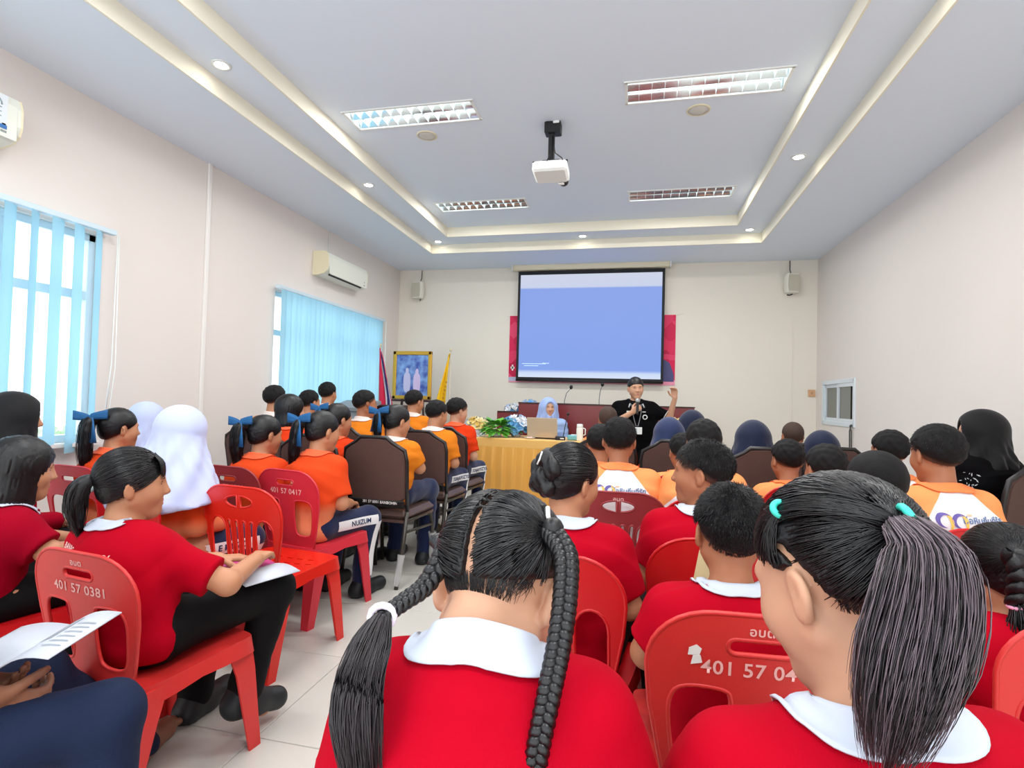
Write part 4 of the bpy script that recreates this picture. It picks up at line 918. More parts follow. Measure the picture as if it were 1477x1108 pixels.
def seated_joints(hz, seat, lean=8, pit=10, sw=.130, arms='lap', size=1.0, hs=.95, wide=1.0, side=0, nl=1.0):
    hip = Vector((0, 0, seat+.085*size)); off = Matrix.Rotation(math.radians(-pit*(.6 if pit < 30 else .9)), 3, 'X')@Vector((0, .022, .150*hs*nl))
    nz = hz-off.z; L = nz-hip.z; ny = L*math.tan(math.radians(lean)); N = Vector((side, ny, nz)); Hc = N+off
    J = dict(hip=hip, N=N, Hc=Hc, seat=seat, sw=sw, size=size, L=L)
    J['mid'] = hip.lerp(N, .38)+Vector((0, -.022, 0)); J['chest'] = hip.lerp(N, .72)+Vector((0, -.012, 0))
    for s, k in ((-1, 'l'), (1, 'r')):
        J['sh'+k] = N+Vector((s*sw, .002, -.055)); J['hp'+k] = hip+Vector((s*.082, .02, -.005))
        J['kn'+k] = Vector((s*.115, .40*size, seat+.065)); J['an'+k] = Vector((s*.12, .34*size, .085)); J['toe'+k] = Vector((s*.135, .34*size+.15, .035))
        if arms == 'lap': J['el'+k] = Vector((s*(sw+.055), ny*.35+.035, hip.z+.13)); J['wr'+k] = Vector((s*.10, .235*size, seat+.175))
        elif arms == 'write': J['el'+k] = Vector((s*(sw+.075), ny*.6+.09, hip.z+.15)); J['wr'+k] = Vector((s*.07, .30*size, seat+.20))
        elif arms == 'cross': J['el'+k] = Vector((s*(sw+.05), ny*.4+.06, hip.z+.17)); J['wr'+k] = Vector((s*.02, .20, hip.z+.20+.02*s))
        J['hd'+k] = None; J['hn'+k] = Vector((0, -.1, -1)); J['curl'+k] = .35
    return J
def torso(S, J, infl=0, k=.05, bulge=1.0):
    hip, mid, ch, N, sw = J['hip'], J['mid'], J['chest'], J['N'], J['sw']; g = sw/.145; sz = J['size']
    S.cap(hip+Vector((0, -.005, -.01)), mid, .108*g+infl, .100*g*bulge+infl, k=k, xs=.70)
    S.cap(mid, ch, .100*g*bulge+infl, .104*g+infl, k=k, xs=.66)
    S.cap(ch, N+Vector((0, -.008, -.075)), .104*g+infl, .070*g+infl, k=k, xs=.58)
    for q in 'lr':
        S.cap(N+Vector((0, -.008, -.035)), J['sh'+q], .044+infl, .046*g+infl, k=.05)
    return S
def make_person(name, label, J, Rh, root, heading, h, shirt='red', trous='navy', skin='mid', sleeve='short', hs=.95, hair='short', face=False, collar=True, shoes=True, group=None, veil=None, bulge=1.0, shave=False, wr=.006, seed=0, feet=True, hairkw=None, stripe=None):
    t = empty(name, root, -math.radians(heading), label, 'person', group)
    B = Sdf(); torso(B, J, -.006)
    for q in 'lr':
        B.cap(J['sh'+q], J['el'+q], .042, .036, k=.03).cap(J['el'+q], J['wr'+q], .036, .025, k=.02)
        fd = J['hd'+q] or (J['wr'+q]-J['el'+q]).normalized()
        HS = Sdf(); B.grp(HS, J['wr'+q]+fd*.07, .15, .012); hand(HS, J['wr'+q], fd, J['hn'+q], 1 if q == 'r' else -1, J['curl'+q], .92*hs/.95)
        B.cap(J['hp'+q], J['kn'+q], .075, .052, k=.04).cap(J['kn'+q], J['an'+q], .050, .034, k=.03)
        d = (J['toe'+q]-J['an'+q]); d.z = 0; d.normalize(); heel = J['an'+q]+d*-.03; heel.z = J['an'+q].z-.055
        B.cap(J['an'+q], heel, .032, .026, k=.03).cap(heel, J['toe'+q]-d*.05, .028, .027, k=.03).cap(J['toe'+q]-d*.05, J['toe'+q], .027, .016, k=.02)
        B.cap(J['an'+q], J['toe'+q]-d*.05, .030, .022, k=.03)
        if not shoes:
            s_ = d.cross(Vector((0, 0, 1)))
            for i, (o, r_) in enumerate(((.022, .012), (.008, .009), (-.004, .0085), (-.015, .008), (-.025, .0075))):
                sg = 1 if q == 'l' else -1; b_ = J['toe'+q]+s_*(o*sg)-d*(.012+.006*i); B.cap(b_, b_+d*(.03-.003*i)+Vector((0, 0, -.008)), r_, r_*.85, k=.006)
    B.cap(J['N']+Vector((0, -.01, -.05)), J['Hc']+Rh@Vector((0, -.018, -.075*hs)), .054, .047*hs, k=.035)
    HX = Sdf(); add_xf(HX, HEAD, np.array(Rh), J['Hc'], .0001, hs); B.grp(HX, J['Hc'], .15, .025)
    allp = [J[k] for k in J if isinstance(J[k], Vector) and not k.startswith(('hn', 'hd'))]
    lo = [min(p[i] for p in allp)-.2 for i in range(3)]; hi = [max(p[i] for p in allp)+.2 for i in range(3)]; lo[2] = -.03
    body_sdf = B
    # shirt, stored around the neck base
    N = J['N']
    S = Sdf(); torso(S, J, .014, bulge=bulge)
    for q in 'lr':
        A = Sdf(); e = J['sh'+q].lerp(J['el'+q], .80)
        if sleeve == 'short': A.cap(J['sh'+q], e, .056, .062, k=.02); d = (e-J['sh'+q]).normalized(); A.cut(tuple(d), d.dot(e), .006)
        else:
            w_ = J['el'+q].lerp(J['wr'+q], .92); A.cap(J['sh'+q], J['el'+q], .056, .050, k=.03).cap(J['el'+q], w_, .050, .040, k=.03); d = (w_-J['el'+q]).normalized()
            A.ell(J['wr'+q]+d*.05, (.05, .05, .05), k=.006, sub=True)
        S.minsdf(A, .035)
    S.disp(wrinkle(wr, seed))
    S.cut((0, 0, -1), -(J['hip'].z-.075 if 'stand' not in J else J['hip'].z-.12), .008)
    nd = (J['Hc']-N).normalized()
    S.ell(N+nd*.045, (.060, .060, .06), k=.012, sub=True)
    shirt_sdf = S; V, F = polygonize(S, lo, hi, h, .01); me = npmesh('shirt', V-npv(N), F, SHIRT[shirt]); sh = link('shirt', me, t, N)
    # trousers
    S = Sdf(); g = J['sw']/.145
    S.cap(J['hip']+Vector((0, .0, -.02)), J['hip']+Vector((0, 0, .04)), .104*g, .098*g, k=.04, xs=.70)
    for q in 'lr':
        S.cap(J['hp'+q], J['kn'+q], .088*g, .066, k=.05).cap(J['kn'+q], J['an'+q]+Vector((0, 0, -.02)), .066, .055, k=.04)
    S.disp(wrinkle(wr*1.3, seed+3)); S.cut((0, 0, -1), -.05, .006)
    S.cut((0, 0, 1), J['hip'].z+.10, .006)
    V, F = polygonize(S, lo, hi, max(h*1.5, .009), .012); tr = link('trousers', npmesh('trousers', V, F, TROUS[trous]), t)
    V, F = polygonize(body_sdf, lo, hi, h); m_ = (shirt_sdf(V) < -.004) | (S(V) < -.004)
    W_, T_ = coarsen(V, F, m_, h*4); body = link('body', npmesh('body', W_, T_, SKIN[skin]), t)
    if stripe: side_stripe(t, tr, J, stripe)
    if shoes:
        for q in 'lr':
            S = Sdf(); d = (J['toe'+q]-J['an'+q]); d.z = 0; d.normalize(); heel = J['an'+q]-d*.03; heel.z = J['an'+q].z-.050; toe = J['toe'+q].copy()
            S.cap(heel, toe+d*.008, .046, .041, k=.02).cap(J['an'+q]+Vector((0, 0, -.01)), heel.lerp(toe, .45), .043, .044, k=.03).cap(J['an'+q], heel, .042, .046, k=.02)
            if J['an'+q].z <= .12: S.cut((0, 0, -1), -.002, .006)
            lo2 = [min(heel[i], toe[i], J['an'+q][i])-.07 for i in range(3)]; hi2 = [max(heel[i], toe[i], J['an'+q][i])+.07 for i in range(3)]
            link('shoe', sdf_mesh('shoe', S, lo2, hi2, max(h, .007), M_shoe), t)
    # collar
    if collar:
        ax = (nd+Vector((0, 0, .8))).normalized(); e1 = Vector((1, 0, 0)); e2 = ax.cross(e1).normalized(); g0 = .055
        prof = [(.050, -.005), (.055, .034), (.058, .038), (.062, .034), (.071, .012), (.077, .001)]
        def fn(u, v):
            a = g0+.25+(2*PI-2*g0-.5)*u; i = v*(len(prof)-1); k = int(min(i, len(prof)-2)); f = i-k; r_ = prof[k][0]*(1-f)+prof[k+1][0]*f; z = prof[k][1]*(1-f)+prof[k+1][1]*f
            side = abs(math.sin(a)); r_ *= 1+.10*side*v
            return N+e1*(r_*math.sin(a))+e2*(r_*math.cos(a))+ax*(z-.025*max(0, math.cos(a))-.010*side*v)+Vector((0, -.008, 0))
        cb = BVHTree.FromPolygons([v.co+N for v in me.vertices], [tuple(p.vertices) for p in me.polygons])
        def fn3(u, v):
            p = Vector(fn(u, v)); l_, n_, _, _ = cb.find_nearest(p)
            if l_ is not None and v > .5: p = p.lerp(l_+n_*.006, min(1, (v-.5)/.42)) if (p-l_).dot(n_) > 0 or v > .8 else l_+n_*.006
            return p
        mb = MB(); mb.grid(48, 13, fn3, True); solid(mb.build('collar', COLLAR[shirt], t), .0025)
    M4 = Matrix.Translation(J['Hc'])@Rh.to_4x4()@Matrix.Scale(hs, 4)
    # hair or veil in the head frame
    hk = (hair, round(h, 4), str(hairkw))
    if hair and hair != 'none':
        if hk not in HAIRC:
            kw = hairkw or {}
            S = {'short': hair_short, 'girl': hair_girl, 'bob': hair_bob, 'veil': hair_veil}[hair](*([h] if hair == 'short' else []), **kw)
            nm = 'veil' if hair == 'veil' else 'hair'; ext = kw.get('length', .2)+.1 if hair == 'veil' else .2
            HAIRC[hk] = sdf_mesh(nm, S, (-.26, -.26, -ext), (.26, .26, .16), min(h, .008) if hair != 'veil' else h, M_hair, .012)
        me = HAIRC[hk]
        o = link('veil' if hair == 'veil' else 'hair', me, t); 
        if hair == 'veil': objmat(o, VEIL[veil])
        elif hair == 'short': objmat(o, M_shave if shave else M_crop)
        o.matrix_local = M4
    if face:
        fe = MB(); fi = MB(); fb = MB(); fl_ = MB()
        for s in (-1, 1):
            fe.ball((s*.031, .0685, .003), (.0135, .0125, .0105), 12)
            fi.ball((s*.031+.002*s*0, .0762, .003), (.0058, .006, .0062), 10)
            fb.tube([(s*.016, .0865, .019), (s*.028, .0865, .0245), (s*.042, .0775, .020), (s*.047, .071, .016)], [.002, .003, .0028, .0012], 6)
            fb.tube([(s*.018, .0795, .0065), (s*.030, .0825, .0125), (s*.0435, .0735, .0065)], [.0010, .0018, .0012], 5)
        fl_.tube([(-.024, .0815, -.0605), (-.010, .0905, -.0565), (0, .0905, -.058), (.010, .0905, -.0565), (.024, .0815, -.0605)], [.0015, .0045, .004, .0045, .0015], 7)
        fl_.tube([(-.021, .0825, -.0635), (-.008, .0900, -.0685), (.008, .0900, -.0685), (.021, .0825, -.0635)], [.0015, .0052, .0052, .0015], 7)
        for mbx, nm, m_ in ((fe, 'eyes', M_eyew), (fi, 'irises', M_iris), (fb, 'eyebrows', M_brow), (fl_, 'lips', M_lip)):
            o = mbx.build(nm, m_, t); o.matrix_local = M4
    t['_'] = 0; del t['_']
    return t, dict(J=J, M4=M4, body=body, shirt=sh, trousers=tr, Rh=Rh)
HAIRC = {}
def side_stripe(t, tr, J, txt):
    me = tr.data; bvh = BVHTree.FromPolygons([v.co.copy() for v in me.vertices], [tuple(p.vertices) for p in me.polygons])
    for q, s in (('r', 1),):
        a, b, c_ = J['hp'+q], J['kn'+q], J['an'+q]; 
        def hitp(p):
            r_ = bvh.ray_cast(Vector((p.x+s*.5, p.y, p.z)), Vector((-s, 0, 0)))
            return (r_[0] if r_[0] is not None and abs(r_[0].x-p.x) < .12 else Vector((p.x+s*.07, p.y, p.z)))+Vector((s*.003, 0, 0))
        d = (b-a); L = d.length
        def fn(u, v):
            if u < .6: p = a.lerp(b, .12+.9*u/.6); w_ = Vector((0, 0, 1))
            else: f = (u-.6)/.4; p = b.lerp(c_, f*.9)+Vector((0, .02*(1-f), 0)); w_ = Vector((0, 1, 0)).lerp(Vector((0, 1, 0)), f)
            return hitp(p+w_*((v-.5)*.055))
        def fn2(u, v):
            if u < .06: return fn(u, v)
            return fn(u, v)
        mb = MB(); mb.grid(14, 4, lambda u, v: fn(u*.59, v), True); mb.grid(10, 4, lambda u, v: fn(.62+u*.38, v), True); o = mb.build('side_stripe', M_sock, t)
        if txt:
            tm = text_mesh(txt, .040, bold=.0008); xs = [v.co.x for v in tm.vertices]; hw = max(xs)-min(xs)
            ang = math.atan2(d.z, d.y)
            def fm(x, y):
                # read from the right side: text runs from the knee back to the hip on the wearer's right side
                p = a+d.normalized()*(L*.62)+Vector((0, math.cos(ang)*x-math.sin(ang)*y, math.sin(ang)*x+math.cos(ang)*y)); return hitp(p)+Vector((s*.0025, 0, 0))
            decal_project(tm, fm); setmat(tm, mat('navy_lettering', '1d2c58', .7)); link('stripe_lettering', tm, t)
def back_text(t, info, txt, size, z, m, shear=0, x0=0, bold=.0006, nm='back_lettering', spacing=1.0, xo=0, tilt=0):
    """lettering laid on the back of a shirt (local z below the neck base); reads from behind"""
    me = info['shirt'].data; N = info['J']['N']; 
    if 'bvh' not in info: info['bvh'] = BVHTree.FromPolygons([v.co.copy() for v in me.vertices], [tuple(p.vertices) for p in me.polygons])
    tm = subdiv(text_mesh(txt, size, shear=shear, bold=bold, spacing=spacing), .02)
    return lay_back(t, info, tm, m, nm, xo, z, tilt)
def lay_back(t, info, tm, m, nm, xo, z, tilt=0, lift=.003):
    N = info['J']['N']
    if 'bvh' not in info: me = info['shirt'].data; info['bvh'] = BVHTree.FromPolygons([v.co.copy() for v in me.vertices], [tuple(p.vertices) for p in me.polygons])
    def fn(x, y):
        x, y = x*math.cos(tilt)-y*math.sin(tilt), x*math.sin(tilt)+y*math.cos(tilt)
        r_ = info['bvh'].ray_cast(Vector((x+xo, -.6, y+z)), Vector((0, 1, 0)))
        p = r_[0] if r_[0] is not None else Vector((x+xo, -.08, y+z))
        return p+Vector((0, -lift, 0))+N
    decal_project(tm, fn); setmat(tm, m); return link(nm, tm, t)

def strands(paths, radii, sides=3):
    """paths: (S,T,3); radii: (T,) or (S,T) -> V,F"""
    S_, T_, _ = paths.shape; tan = np.gradient(paths, axis=1); tan /= np.maximum(np.linalg.norm(tan, axis=2, keepdims=True), 1e-9)
    ref = np.where(np.abs(tan[..., 2:3]) < .8, np.array([0, 0, 1.]), np.array([0, 1., 0])); a = np.cross(tan, ref); a /= np.maximum(np.linalg.norm(a, axis=2, keepdims=True), 1e-9); b = np.cross(tan, a)
    r_ = np.broadcast_to(radii, (S_, T_))[..., None]
    V = np.stack([paths+a*r_*math.cos(2*PI*k/sides)+b*r_*math.sin(2*PI*k/sides) for k in range(sides)], 2)   # S,T,sides,3
    idx = np.arange(S_*T_*sides).reshape(S_, T_, sides); F = []
    for k in range(sides): k2 = (k+1) % sides; F.append(np.stack([idx[:, :-1, k], idx[:, :-1, k2], idx[:, 1:, k2], idx[:, 1:, k]], -1).reshape(-1, 4))
    return V.reshape(-1, 3), np.concatenate(F)
def spline(P, T):
    P = np.array([tuple(p) for p in P], float); n = len(P); t_ = np.linspace(0, n-1, T); out = []
    for x in t_:
        i = min(int(x), n-2); f = x-i; p0, p1, p2, p3 = P[max(i-1, 0)], P[i], P[i+1], P[min(i+2, n-1)]
        out.append(.5*((2*p1)+(p2-p0)*f+(2*p0-5*p1+4*p2-p3)*f*f+(3*p1-p0-3*p2+p3)*f**3))
    return np.array(out)
def tail(path, widths, n, r, seed=0, T=16, flat=1.0, wild=.25, frame=None):
    """bundle of hair strands along a path"""
    rs = np.random.RandomState(seed); C = spline(path, T); W = np.interp(np.linspace(0, 1, T), np.linspace(0, 1, len(widths)), widths)
    tan = np.gradient(C, axis=0); tan /= np.linalg.norm(tan, axis=1, keepdims=True); ref = np.array(frame if frame is not None else (1., 0, 0)); a = ref-tan*(tan@ref)[:, None]; a /= np.linalg.norm(a, axis=1, keepdims=True); b = np.cross(tan, a)
    rho = np.sqrt(rs.uniform(0, 1, n)); ph = rs.uniform(0, 2*PI, n); ox_, oy_ = rho*np.cos(ph), rho*np.sin(ph)*flat
    end = rs.uniform(.78, 1.0, n)
    tt = np.linspace(0, 1, T)[None]*end[:, None]; idx = tt*(T-1); i0 = np.minimum(idx.astype(int), T-2); f = (idx-i0)[..., None]
    lp = lambda A: A[i0]*(1-f)+A[i0+1]*f
    w_ = lp(W[:, None]); wob = wild*np.sin(tt*rs.uniform(2, 7, (n, 1))+rs.uniform(0, 6.3, (n, 1)))*tt; wob2 = wild*np.sin(tt*rs.uniform(2, 7, (n, 1))+rs.uniform(0, 6.3, (n, 1)))*tt
    P = lp(C)+lp(a)*w_*(ox_[:, None]+wob)[..., None]+lp(b)*w_*(oy_[:, None]+wob2*flat)[..., None]
    rad = r*np.interp(np.linspace(0, 1, T), [0, .1, .8, 1], [1, 1, .9, .25]); return strands(P, rad[None])
def scalp_strands(starts, tie, n_per=1, lift=.002, T=14, seed=0, ell=((0, -.014, .030), (.0835, .101, .093)), r=.0011, tie_r=1.02):
    """hairs combed over the skull from start points to a tie (head frame)"""
    rs = np.random.RandomState(seed); c = np.array(ell[0]); e = np.array(ell[1]); u0 = (np.array(starts)-c)/e; u0 /= np.linalg.norm(u0, axis=1, keepdims=True); u1 = (np.array(tie)-c)/e; u1 = u1/np.linalg.norm(u1); u1 = np.broadcast_to(u1, u0.shape)+rs.normal(0, .05, u0.shape); u1 /= np.linalg.norm(u1, axis=1, keepdims=True)
    om = np.arccos(np.clip((u0*u1).sum(1), -1, 1)); t_ = np.linspace(0, 1, T)
    s0 = np.sin((1-t_)[None]*om[:, None])/np.maximum(np.sin(om), .02)[:, None]; s1 = np.sin(t_[None]*om[:, None])/np.maximum(np.sin(om), .02)[:, None]
    U = s0[..., None]*u0[:, None]+s1[..., None]*u1[:, None]; U /= np.linalg.norm(U, axis=2, keepdims=True)
    lf = (1+lift/.09*rs.uniform(.2, 1.4, (len(u0), 1))*np.sin(PI*t_)[None]**.6)[..., None]+.02*(t_[None, :, None])**3
    return strands(c+U*e*lf, (r*np.interp(t_, [0, .1, 1], [.5, 1, .9]))[None])
def vf_obj(name, VF, m, parent, M4=None, kind=None):
    o = link(name, npmesh(name, VF[0], VF[1], m), parent)
    if M4 is not None: o.matrix_local = M4
    return o
def braid(path, w0, w1, turns, T=130, sides=14):
    """three-strand plait along a path"""
    C = spline(path, T); tan = np.gradient(C, axis=0); tan /= np.linalg.norm(tan, axis=1, keepdims=True); ref = np.array((1., 0, 0)); a = ref-tan*(tan@ref)[:, None]; a /= np.linalg.norm(a, axis=1, keepdims=True); b = np.cross(tan, a)
    W = np.linspace(w0, w1, T)[:, None]; th = np.linspace(0, turns*2*PI, T); Vs, Fs, off = [], [], 0
    for k in range(3):
        q = th+k*2*PI/3; P = C+a*(W*.62*np.sin(q)[:, None])+b*(W*.36*np.sin(2*q)[:, None])
        tn = np.gradient(P, axis=0); tn /= np.linalg.norm(tn, axis=1, keepdims=True); bb = b-tn*(tn*b).sum(1, keepdims=True); bb /= np.linalg.norm(bb, axis=1, keepdims=True); aa = np.cross(bb, tn)
        ang = np.linspace(0, 2*PI, sides, endpoint=False); rr = W[:, :, None]*.50
        gro = (1+.06*np.cos(ang*7+0))[None, :, None]
        V = P[:, None]+(aa[:, None]*np.cos(ang)[None, :, None]*1.05+bb[:, None]*np.sin(ang)[None, :, None]*.85)*rr*gro
        idx = np.arange(T*sides).reshape(T, sides)+off; F = np.stack([idx[:-1], np.roll(idx, -1, 1)[:-1], np.roll(idx, -1, 1)[1:], idx[1:]], -1).reshape(-1, 4)
        Vs.append(V.reshape(-1, 3)); Fs.append(F); off += T*sides
    return np.concatenate(Vs), np.concatenate(Fs)
M_ribbon = mat('blue_ribbon', '245f93', .6, .3)
def bow(t, c, M, size=.055):
    """ribbon bow: two loops, knot, two tails; c local point, M rotation (x across, z up, -y outward)"""
    mb = MB(); c = Vector(c)
    for s in (-1, 1):
        def lp(u, v, s=s):
            a = u*2*PI; x = s*size*(.5-.5*math.cos(a))*1.05; y = -.012-.010*math.sin(a); wz = (v-.5)*size*.62*(.35+.65*abs(math.sin(a/2))); return c+M@Vector((x, y, wz+.004*s+size*.16*(.5-.5*math.cos(a))))
        mb.grid(15, 4, lp, True)
        def tl_(u, v, s=s): return c+M@Vector((s*(.004+.35*size*u)+(v-.5)*size*.42, -.022-.012*u, -size*1.7*u))
        mb.grid(4, 3, lambda u, v: tl_(v, u), True)
    mb.ball(c+M@Vector((0, -.014, 0)), (.010, .008, .010), 8)
    return solid(mb.build('hair_ribbon', M_ribbon, t), .0015)
def ponytail(t, info, tie=(0, -.105, .015), length=.30, w=.026, n=90, r=.0016, ribbon=None, seed=0, out=.05, m=None, sx=0, bandm=None):
    M4 = info['M4']; Rh = info['Rh']; p0 = M4@Vector(tie); d = Rh@Vector((tie[0]*2, tie[1], .02)).normalized(); d.z = max(d.z, .05); d.normalize()
    dn = Vector((0, 0, -1)); p1 = p0+d*out; path = [p0-d*.01, p0+d*out*.5+Vector((0, 0, .008)), p1+dn*.03, p1+dn*length*.5+d*.005+Vector((sx*.5, 0, 0)), p1+dn*length+Vector((sx, .01, 0))]
    VF = tail(path, [w*.45, w*.8, w*1.15, w*1.1, w*.45], n, r, seed, frame=(1, 0, 0)); vf_obj('ponytail', VF, m or M_strand, t)
    S = Sdf(); P = spline(path, 10); ws = np.interp(np.linspace(0, 1, 10), np.linspace(0, 1, 5), [w*.45, w*.75, w*.95, w*.85, w*.2])
    for i in range(9): S.cap(P[i], P[i+1], ws[i], ws[i+1], k=.012)
    lo = P.min(0)-.06; hi = P.max(0)+.06; link('ponytail_core', sdf_mesh('ponytail_core', S, lo, hi, .008, M_hair), t)
    if ribbon: bow(t, p0+d*(w+.002)+Vector((0, 0, .022)), Matrix.Rotation((math.atan2(d.x, -d.y) if abs(d.x)+abs(d.y) > .01 else 0)+.75, 3, 'Z'), ribbon)
    else:
        mb = MB(); q = d.to_track_quat('Z', 'Y').to_matrix(); mb.tube([p0+q@Vector((w*.6*math.cos(a), w*.6*math.sin(a), .006)) for a in [2*PI*k/14 for k in range(16)]], .0045, 6, False); mb.build('hair_tie', bandm or mat('grey_tie', 'b9d3d2', .6), t)
def headR(rel, pit, roll): return Matrix.Rotation(-math.radians(rel), 3, 'Z')@Matrix.Rotation(math.radians(roll), 3, 'Y')@Matrix.Rotation(-math.radians(pit), 3, 'X')
def place(hp, d, heading, Hc):
    W = at_d(hp[0], hp[1], d); R = Matrix.Rotation(-math.radians(heading), 3, 'Z'); o = R@Vector((Hc.x, Hc.y, 0)); return Vector((W.x-o.x, W.y-o.y, 0)), W
def res(d): return .006 if d < 1.6 else (.009 if d < 2.3 else (.0112 if d < 3.3 else .0142))
CHAIRS_DONE = []
def student(label, hp, d, hd=0, hh=None, pit=8, roll=0, lean=6, seat='R', arms='lap', sw=.130, chair=None, h=None, size=.92, hs=.95, side=0, nl=1.0, group='students', jm=None, **kw):
    """seated person whose head centre is seen at pixel hp at optical depth d"""
    W = at_d(hp[0], hp[1], d); sh = SH_R*.95-.012 if seat == 'R' else SH_B+.0
    J = seated_joints(W.z, sh, lean, pit, sw, arms, size, hs, 1.0, side, nl); Rh = headR((hh if hh is not None else hd)-hd, pit, roll)
    root, _ = place(hp, d, hd, J['Hc'])
    if jm: jm(J)
    t, info = make_person('person', label, J, Rh, root, hd, h or res(d), hs=hs, group=group, **kw)
    info['root'] = root; info['hd'] = hd
    if chair:
        R = Matrix.Rotation(-math.radians(hd), 3, 'Z'); c_ = root+R@Vector((0, .055 if seat == 'R' else .055, 0))
        if seat == 'R': info['chair'] = red_chair(c_, hd, chair[0], chair[1], chair[2], *(chair[3:]))
        else: info['chair'] = banquet_chair(c_, hd, chair[2], *(chair[3:]))
    return t, info

def nape_wisps(t, i, a, b, n, seed, L=.022, ell=((0, -.012, .028), (.0755, .093, .085))):
    rs = np.random.RandomState(seed); c = np.array(ell[0]); e = np.array(ell[1]); P = []
    while len(P) < n:
        th = rs.uniform(-1.25, 1.25); z0 = None
        for z in np.linspace(.06, -.05, 60):
            k = 1-((z-c[2])/e[2])**2; y = c[1]-e[1]*math.sqrt(max(k, 0))*math.cos(th)
            if z < a*y+b: z0 = z; break
        if z0 is None: continue
        l_ = L*rs.uniform(.3, 1.2); dth = rs.normal(0, .12); q = []
        for s in np.linspace(-.25, 1, 6):
            z = max(z0-l_*s+rs.uniform(0, .002), -.054); k = math.sqrt(max(1-((z-c[2])/e[2])**2, .0)); A = th+dth*s*s; q.append((c[0]+e[0]*k*math.sin(A), c[1]-e[1]*k*math.cos(A), z))
        P.append(q)
    vf_obj('nape_hairs', strands(np.array(P), np.array([.0006, .0006, .0005, .0004, .0003, .0001])[None]), M_strand, t, i['M4'])
# ================================================================== people: left block
M_shirttext = mat('white_back_lettering', 'f3c9c4', .7); M_darktext = mat('dark_back_lettering', '3a0f3c', .7); M_wtext = mat('pale_back_lettering', 'fbd9c9', .7)
def two_lines(t, i, z=-.155, s=.030):
    back_text(t, i, 'BANBOHIN', s*.62, z+s*.75, M_wtext, bold=.0004, xo=.01); back_text(t, i, 'SCHOOL', s, z, M_wtext, xo=.01)
GL = 'students in the block by the windows'; GR = 'students in the block away from the windows'
# girl in red looking sideways, on the numbered faded chair
def jm(J):
    J['elr'] = Vector((.23, .12, J['hip'].z+.13)); J['wrr'] = Vector((.13, .33, .60)); J['ell'] = Vector((-.20, .10, J['hip'].z+.13)); J['wrl'] = Vector((-.02, .30, .59))
    J['knr'] = Vector((.13, .42, .47)); J['anr'] = Vector((.13, .30, .17)); J['toer'] = Vector((.15, .42, .07))
t, i = student('girl in red polo with short ponytail looking sideways, black trousers', (192, 697), 1.76, 8, 44, 4, 3, 2, side=-.10, chair=('A', 'faded', 'faded red plastic chair numbered 401 57 0381 under the girl looking sideways', '401 57 0381', 'อบต'), shirt='red', trous='black', hair='girl', face=True, skin='mid', sw=.138, group=GL, jm=jm, seed=1)
i['chair'].scale = (1, 1, .89)
ponytail(t, i, (0, -.100, -.010), .17, .028, 260, .0014, seed=3, out=.045)
rs = np.random.RandomState(5); fr_ = [(x, .072-.25*abs(x), .086-.3*abs(x)) for x in rs.uniform(-.06, .06, 260)]
u = rs.normal(0, 1, (1500, 3)); u /= np.linalg.norm(u, axis=1, keepdims=True); pts = np.array((0, -.014, .030))+u*np.array((.0835, .101, .093)); pts = pts[(pts[:, 2] > .70*pts[:, 1]-.012) & ((np.abs(pts[:, 0]) < .066) | (pts[:, 2] > .02))]
vf_obj('hair_strands', scalp_strands(pts, (0, -.100, -.010), seed=2), M_strand, t, i['M4'])
bang = np.array([spline([(x, .052, .100), (x*1.05, .081-.5*x*x*10, .078), (x*1.12+rs.normal(0, .004), .089-x*x*6, .050), (x*1.18+rs.normal(0, .006), .090-x*x*6, .020+rs.uniform(0, .02))], 8) for x in rs.uniform(-.05, .05, 150)])
vf_obj('fringe', strands(bang, np.array([.001, .0011, .0011, .001, .001, .0009, .0007, .0003])[None]), M_strand, t, i['M4'])
back_text(t, i, 'BANBOHIN SCHOOL', .026, -.048, M_shirttext, shear=.3, spacing=1.15, xo=-.01)
L3 = (t, i)
# girl with bob in crimson
t, i = student('girl with chin-length bob in crimson polo beside the clear window', (32, 676), 2.0, 22, 34, 8, 0, 10, chair=('A', 'red', 'red plastic chair under the girl with the chin-length bob'), shirt='crimson', trous='black', hair='bob', face=True, skin='mid', group=GL, seed=2, arms='write')
L2 = (t, i)
t, i = student('student in black veil with small pearls beside the clear window', (20, 603), 2.5, 15, 35, 4, 0, 6, chair=('A', 'red', 'red plastic chair under the student in black veil by the clear window'), shirt='crimson', trous='black', hair='veil', veil='black', hairkw={'length': .22, 'wide': .15}, sleeve='long', group=GL, seed=3)
mb = MB()
for k in range(9): a_ = k*.7; mb.ball(i['M4']@Vector((.094*math.sin(.4+a_*.3), -.02+.02*math.sin(a_), .06-.01*k)), .004, 6)
mb.build('pearls', M_white, t)
t, i = student('girl in red-orange shirt, long ponytail with blue ribbon, by the clear window frame', (172, 618), 3.05, 6, 22, 4, 0, 6, chair=('A', 'pink', 'pinkish red plastic chair with slot handle behind the girl looking sideways'), shirt='rorange', hair='girl', group=GL, seed=4, face=True)
ponytail(t, i, (0, -.108, .03), .36, .030, 160, .0018, ribbon=0.081, seed=4, out=.05); two_lines(t, i)
t, i = student('student in long white veil and red-orange long-sleeved shirt', (262, 622), 2.55, 12, 22, 6, 0, 6, chair=('A', 'red', 'red plastic chair under the student in the long white veil'), shirt='rorange', hair='veil', veil='white', hairkw={'length': .33, 'wide': .235}, sw=.112, sleeve='long', group=GL, seed=5, stripe='E MUZO')
t, i = student('student in short white veil half hidden behind the long white veil', (212, 606), 3.6, 5, 20, 6, 0, 6, chair=('A', 'red', 'red plastic chair beyond the student in the long white veil'), shirt='red', hair='veil', veil='white', hairkw={'length': .22, 'wide': .14}, sleeve='long', group=GL, seed=6)
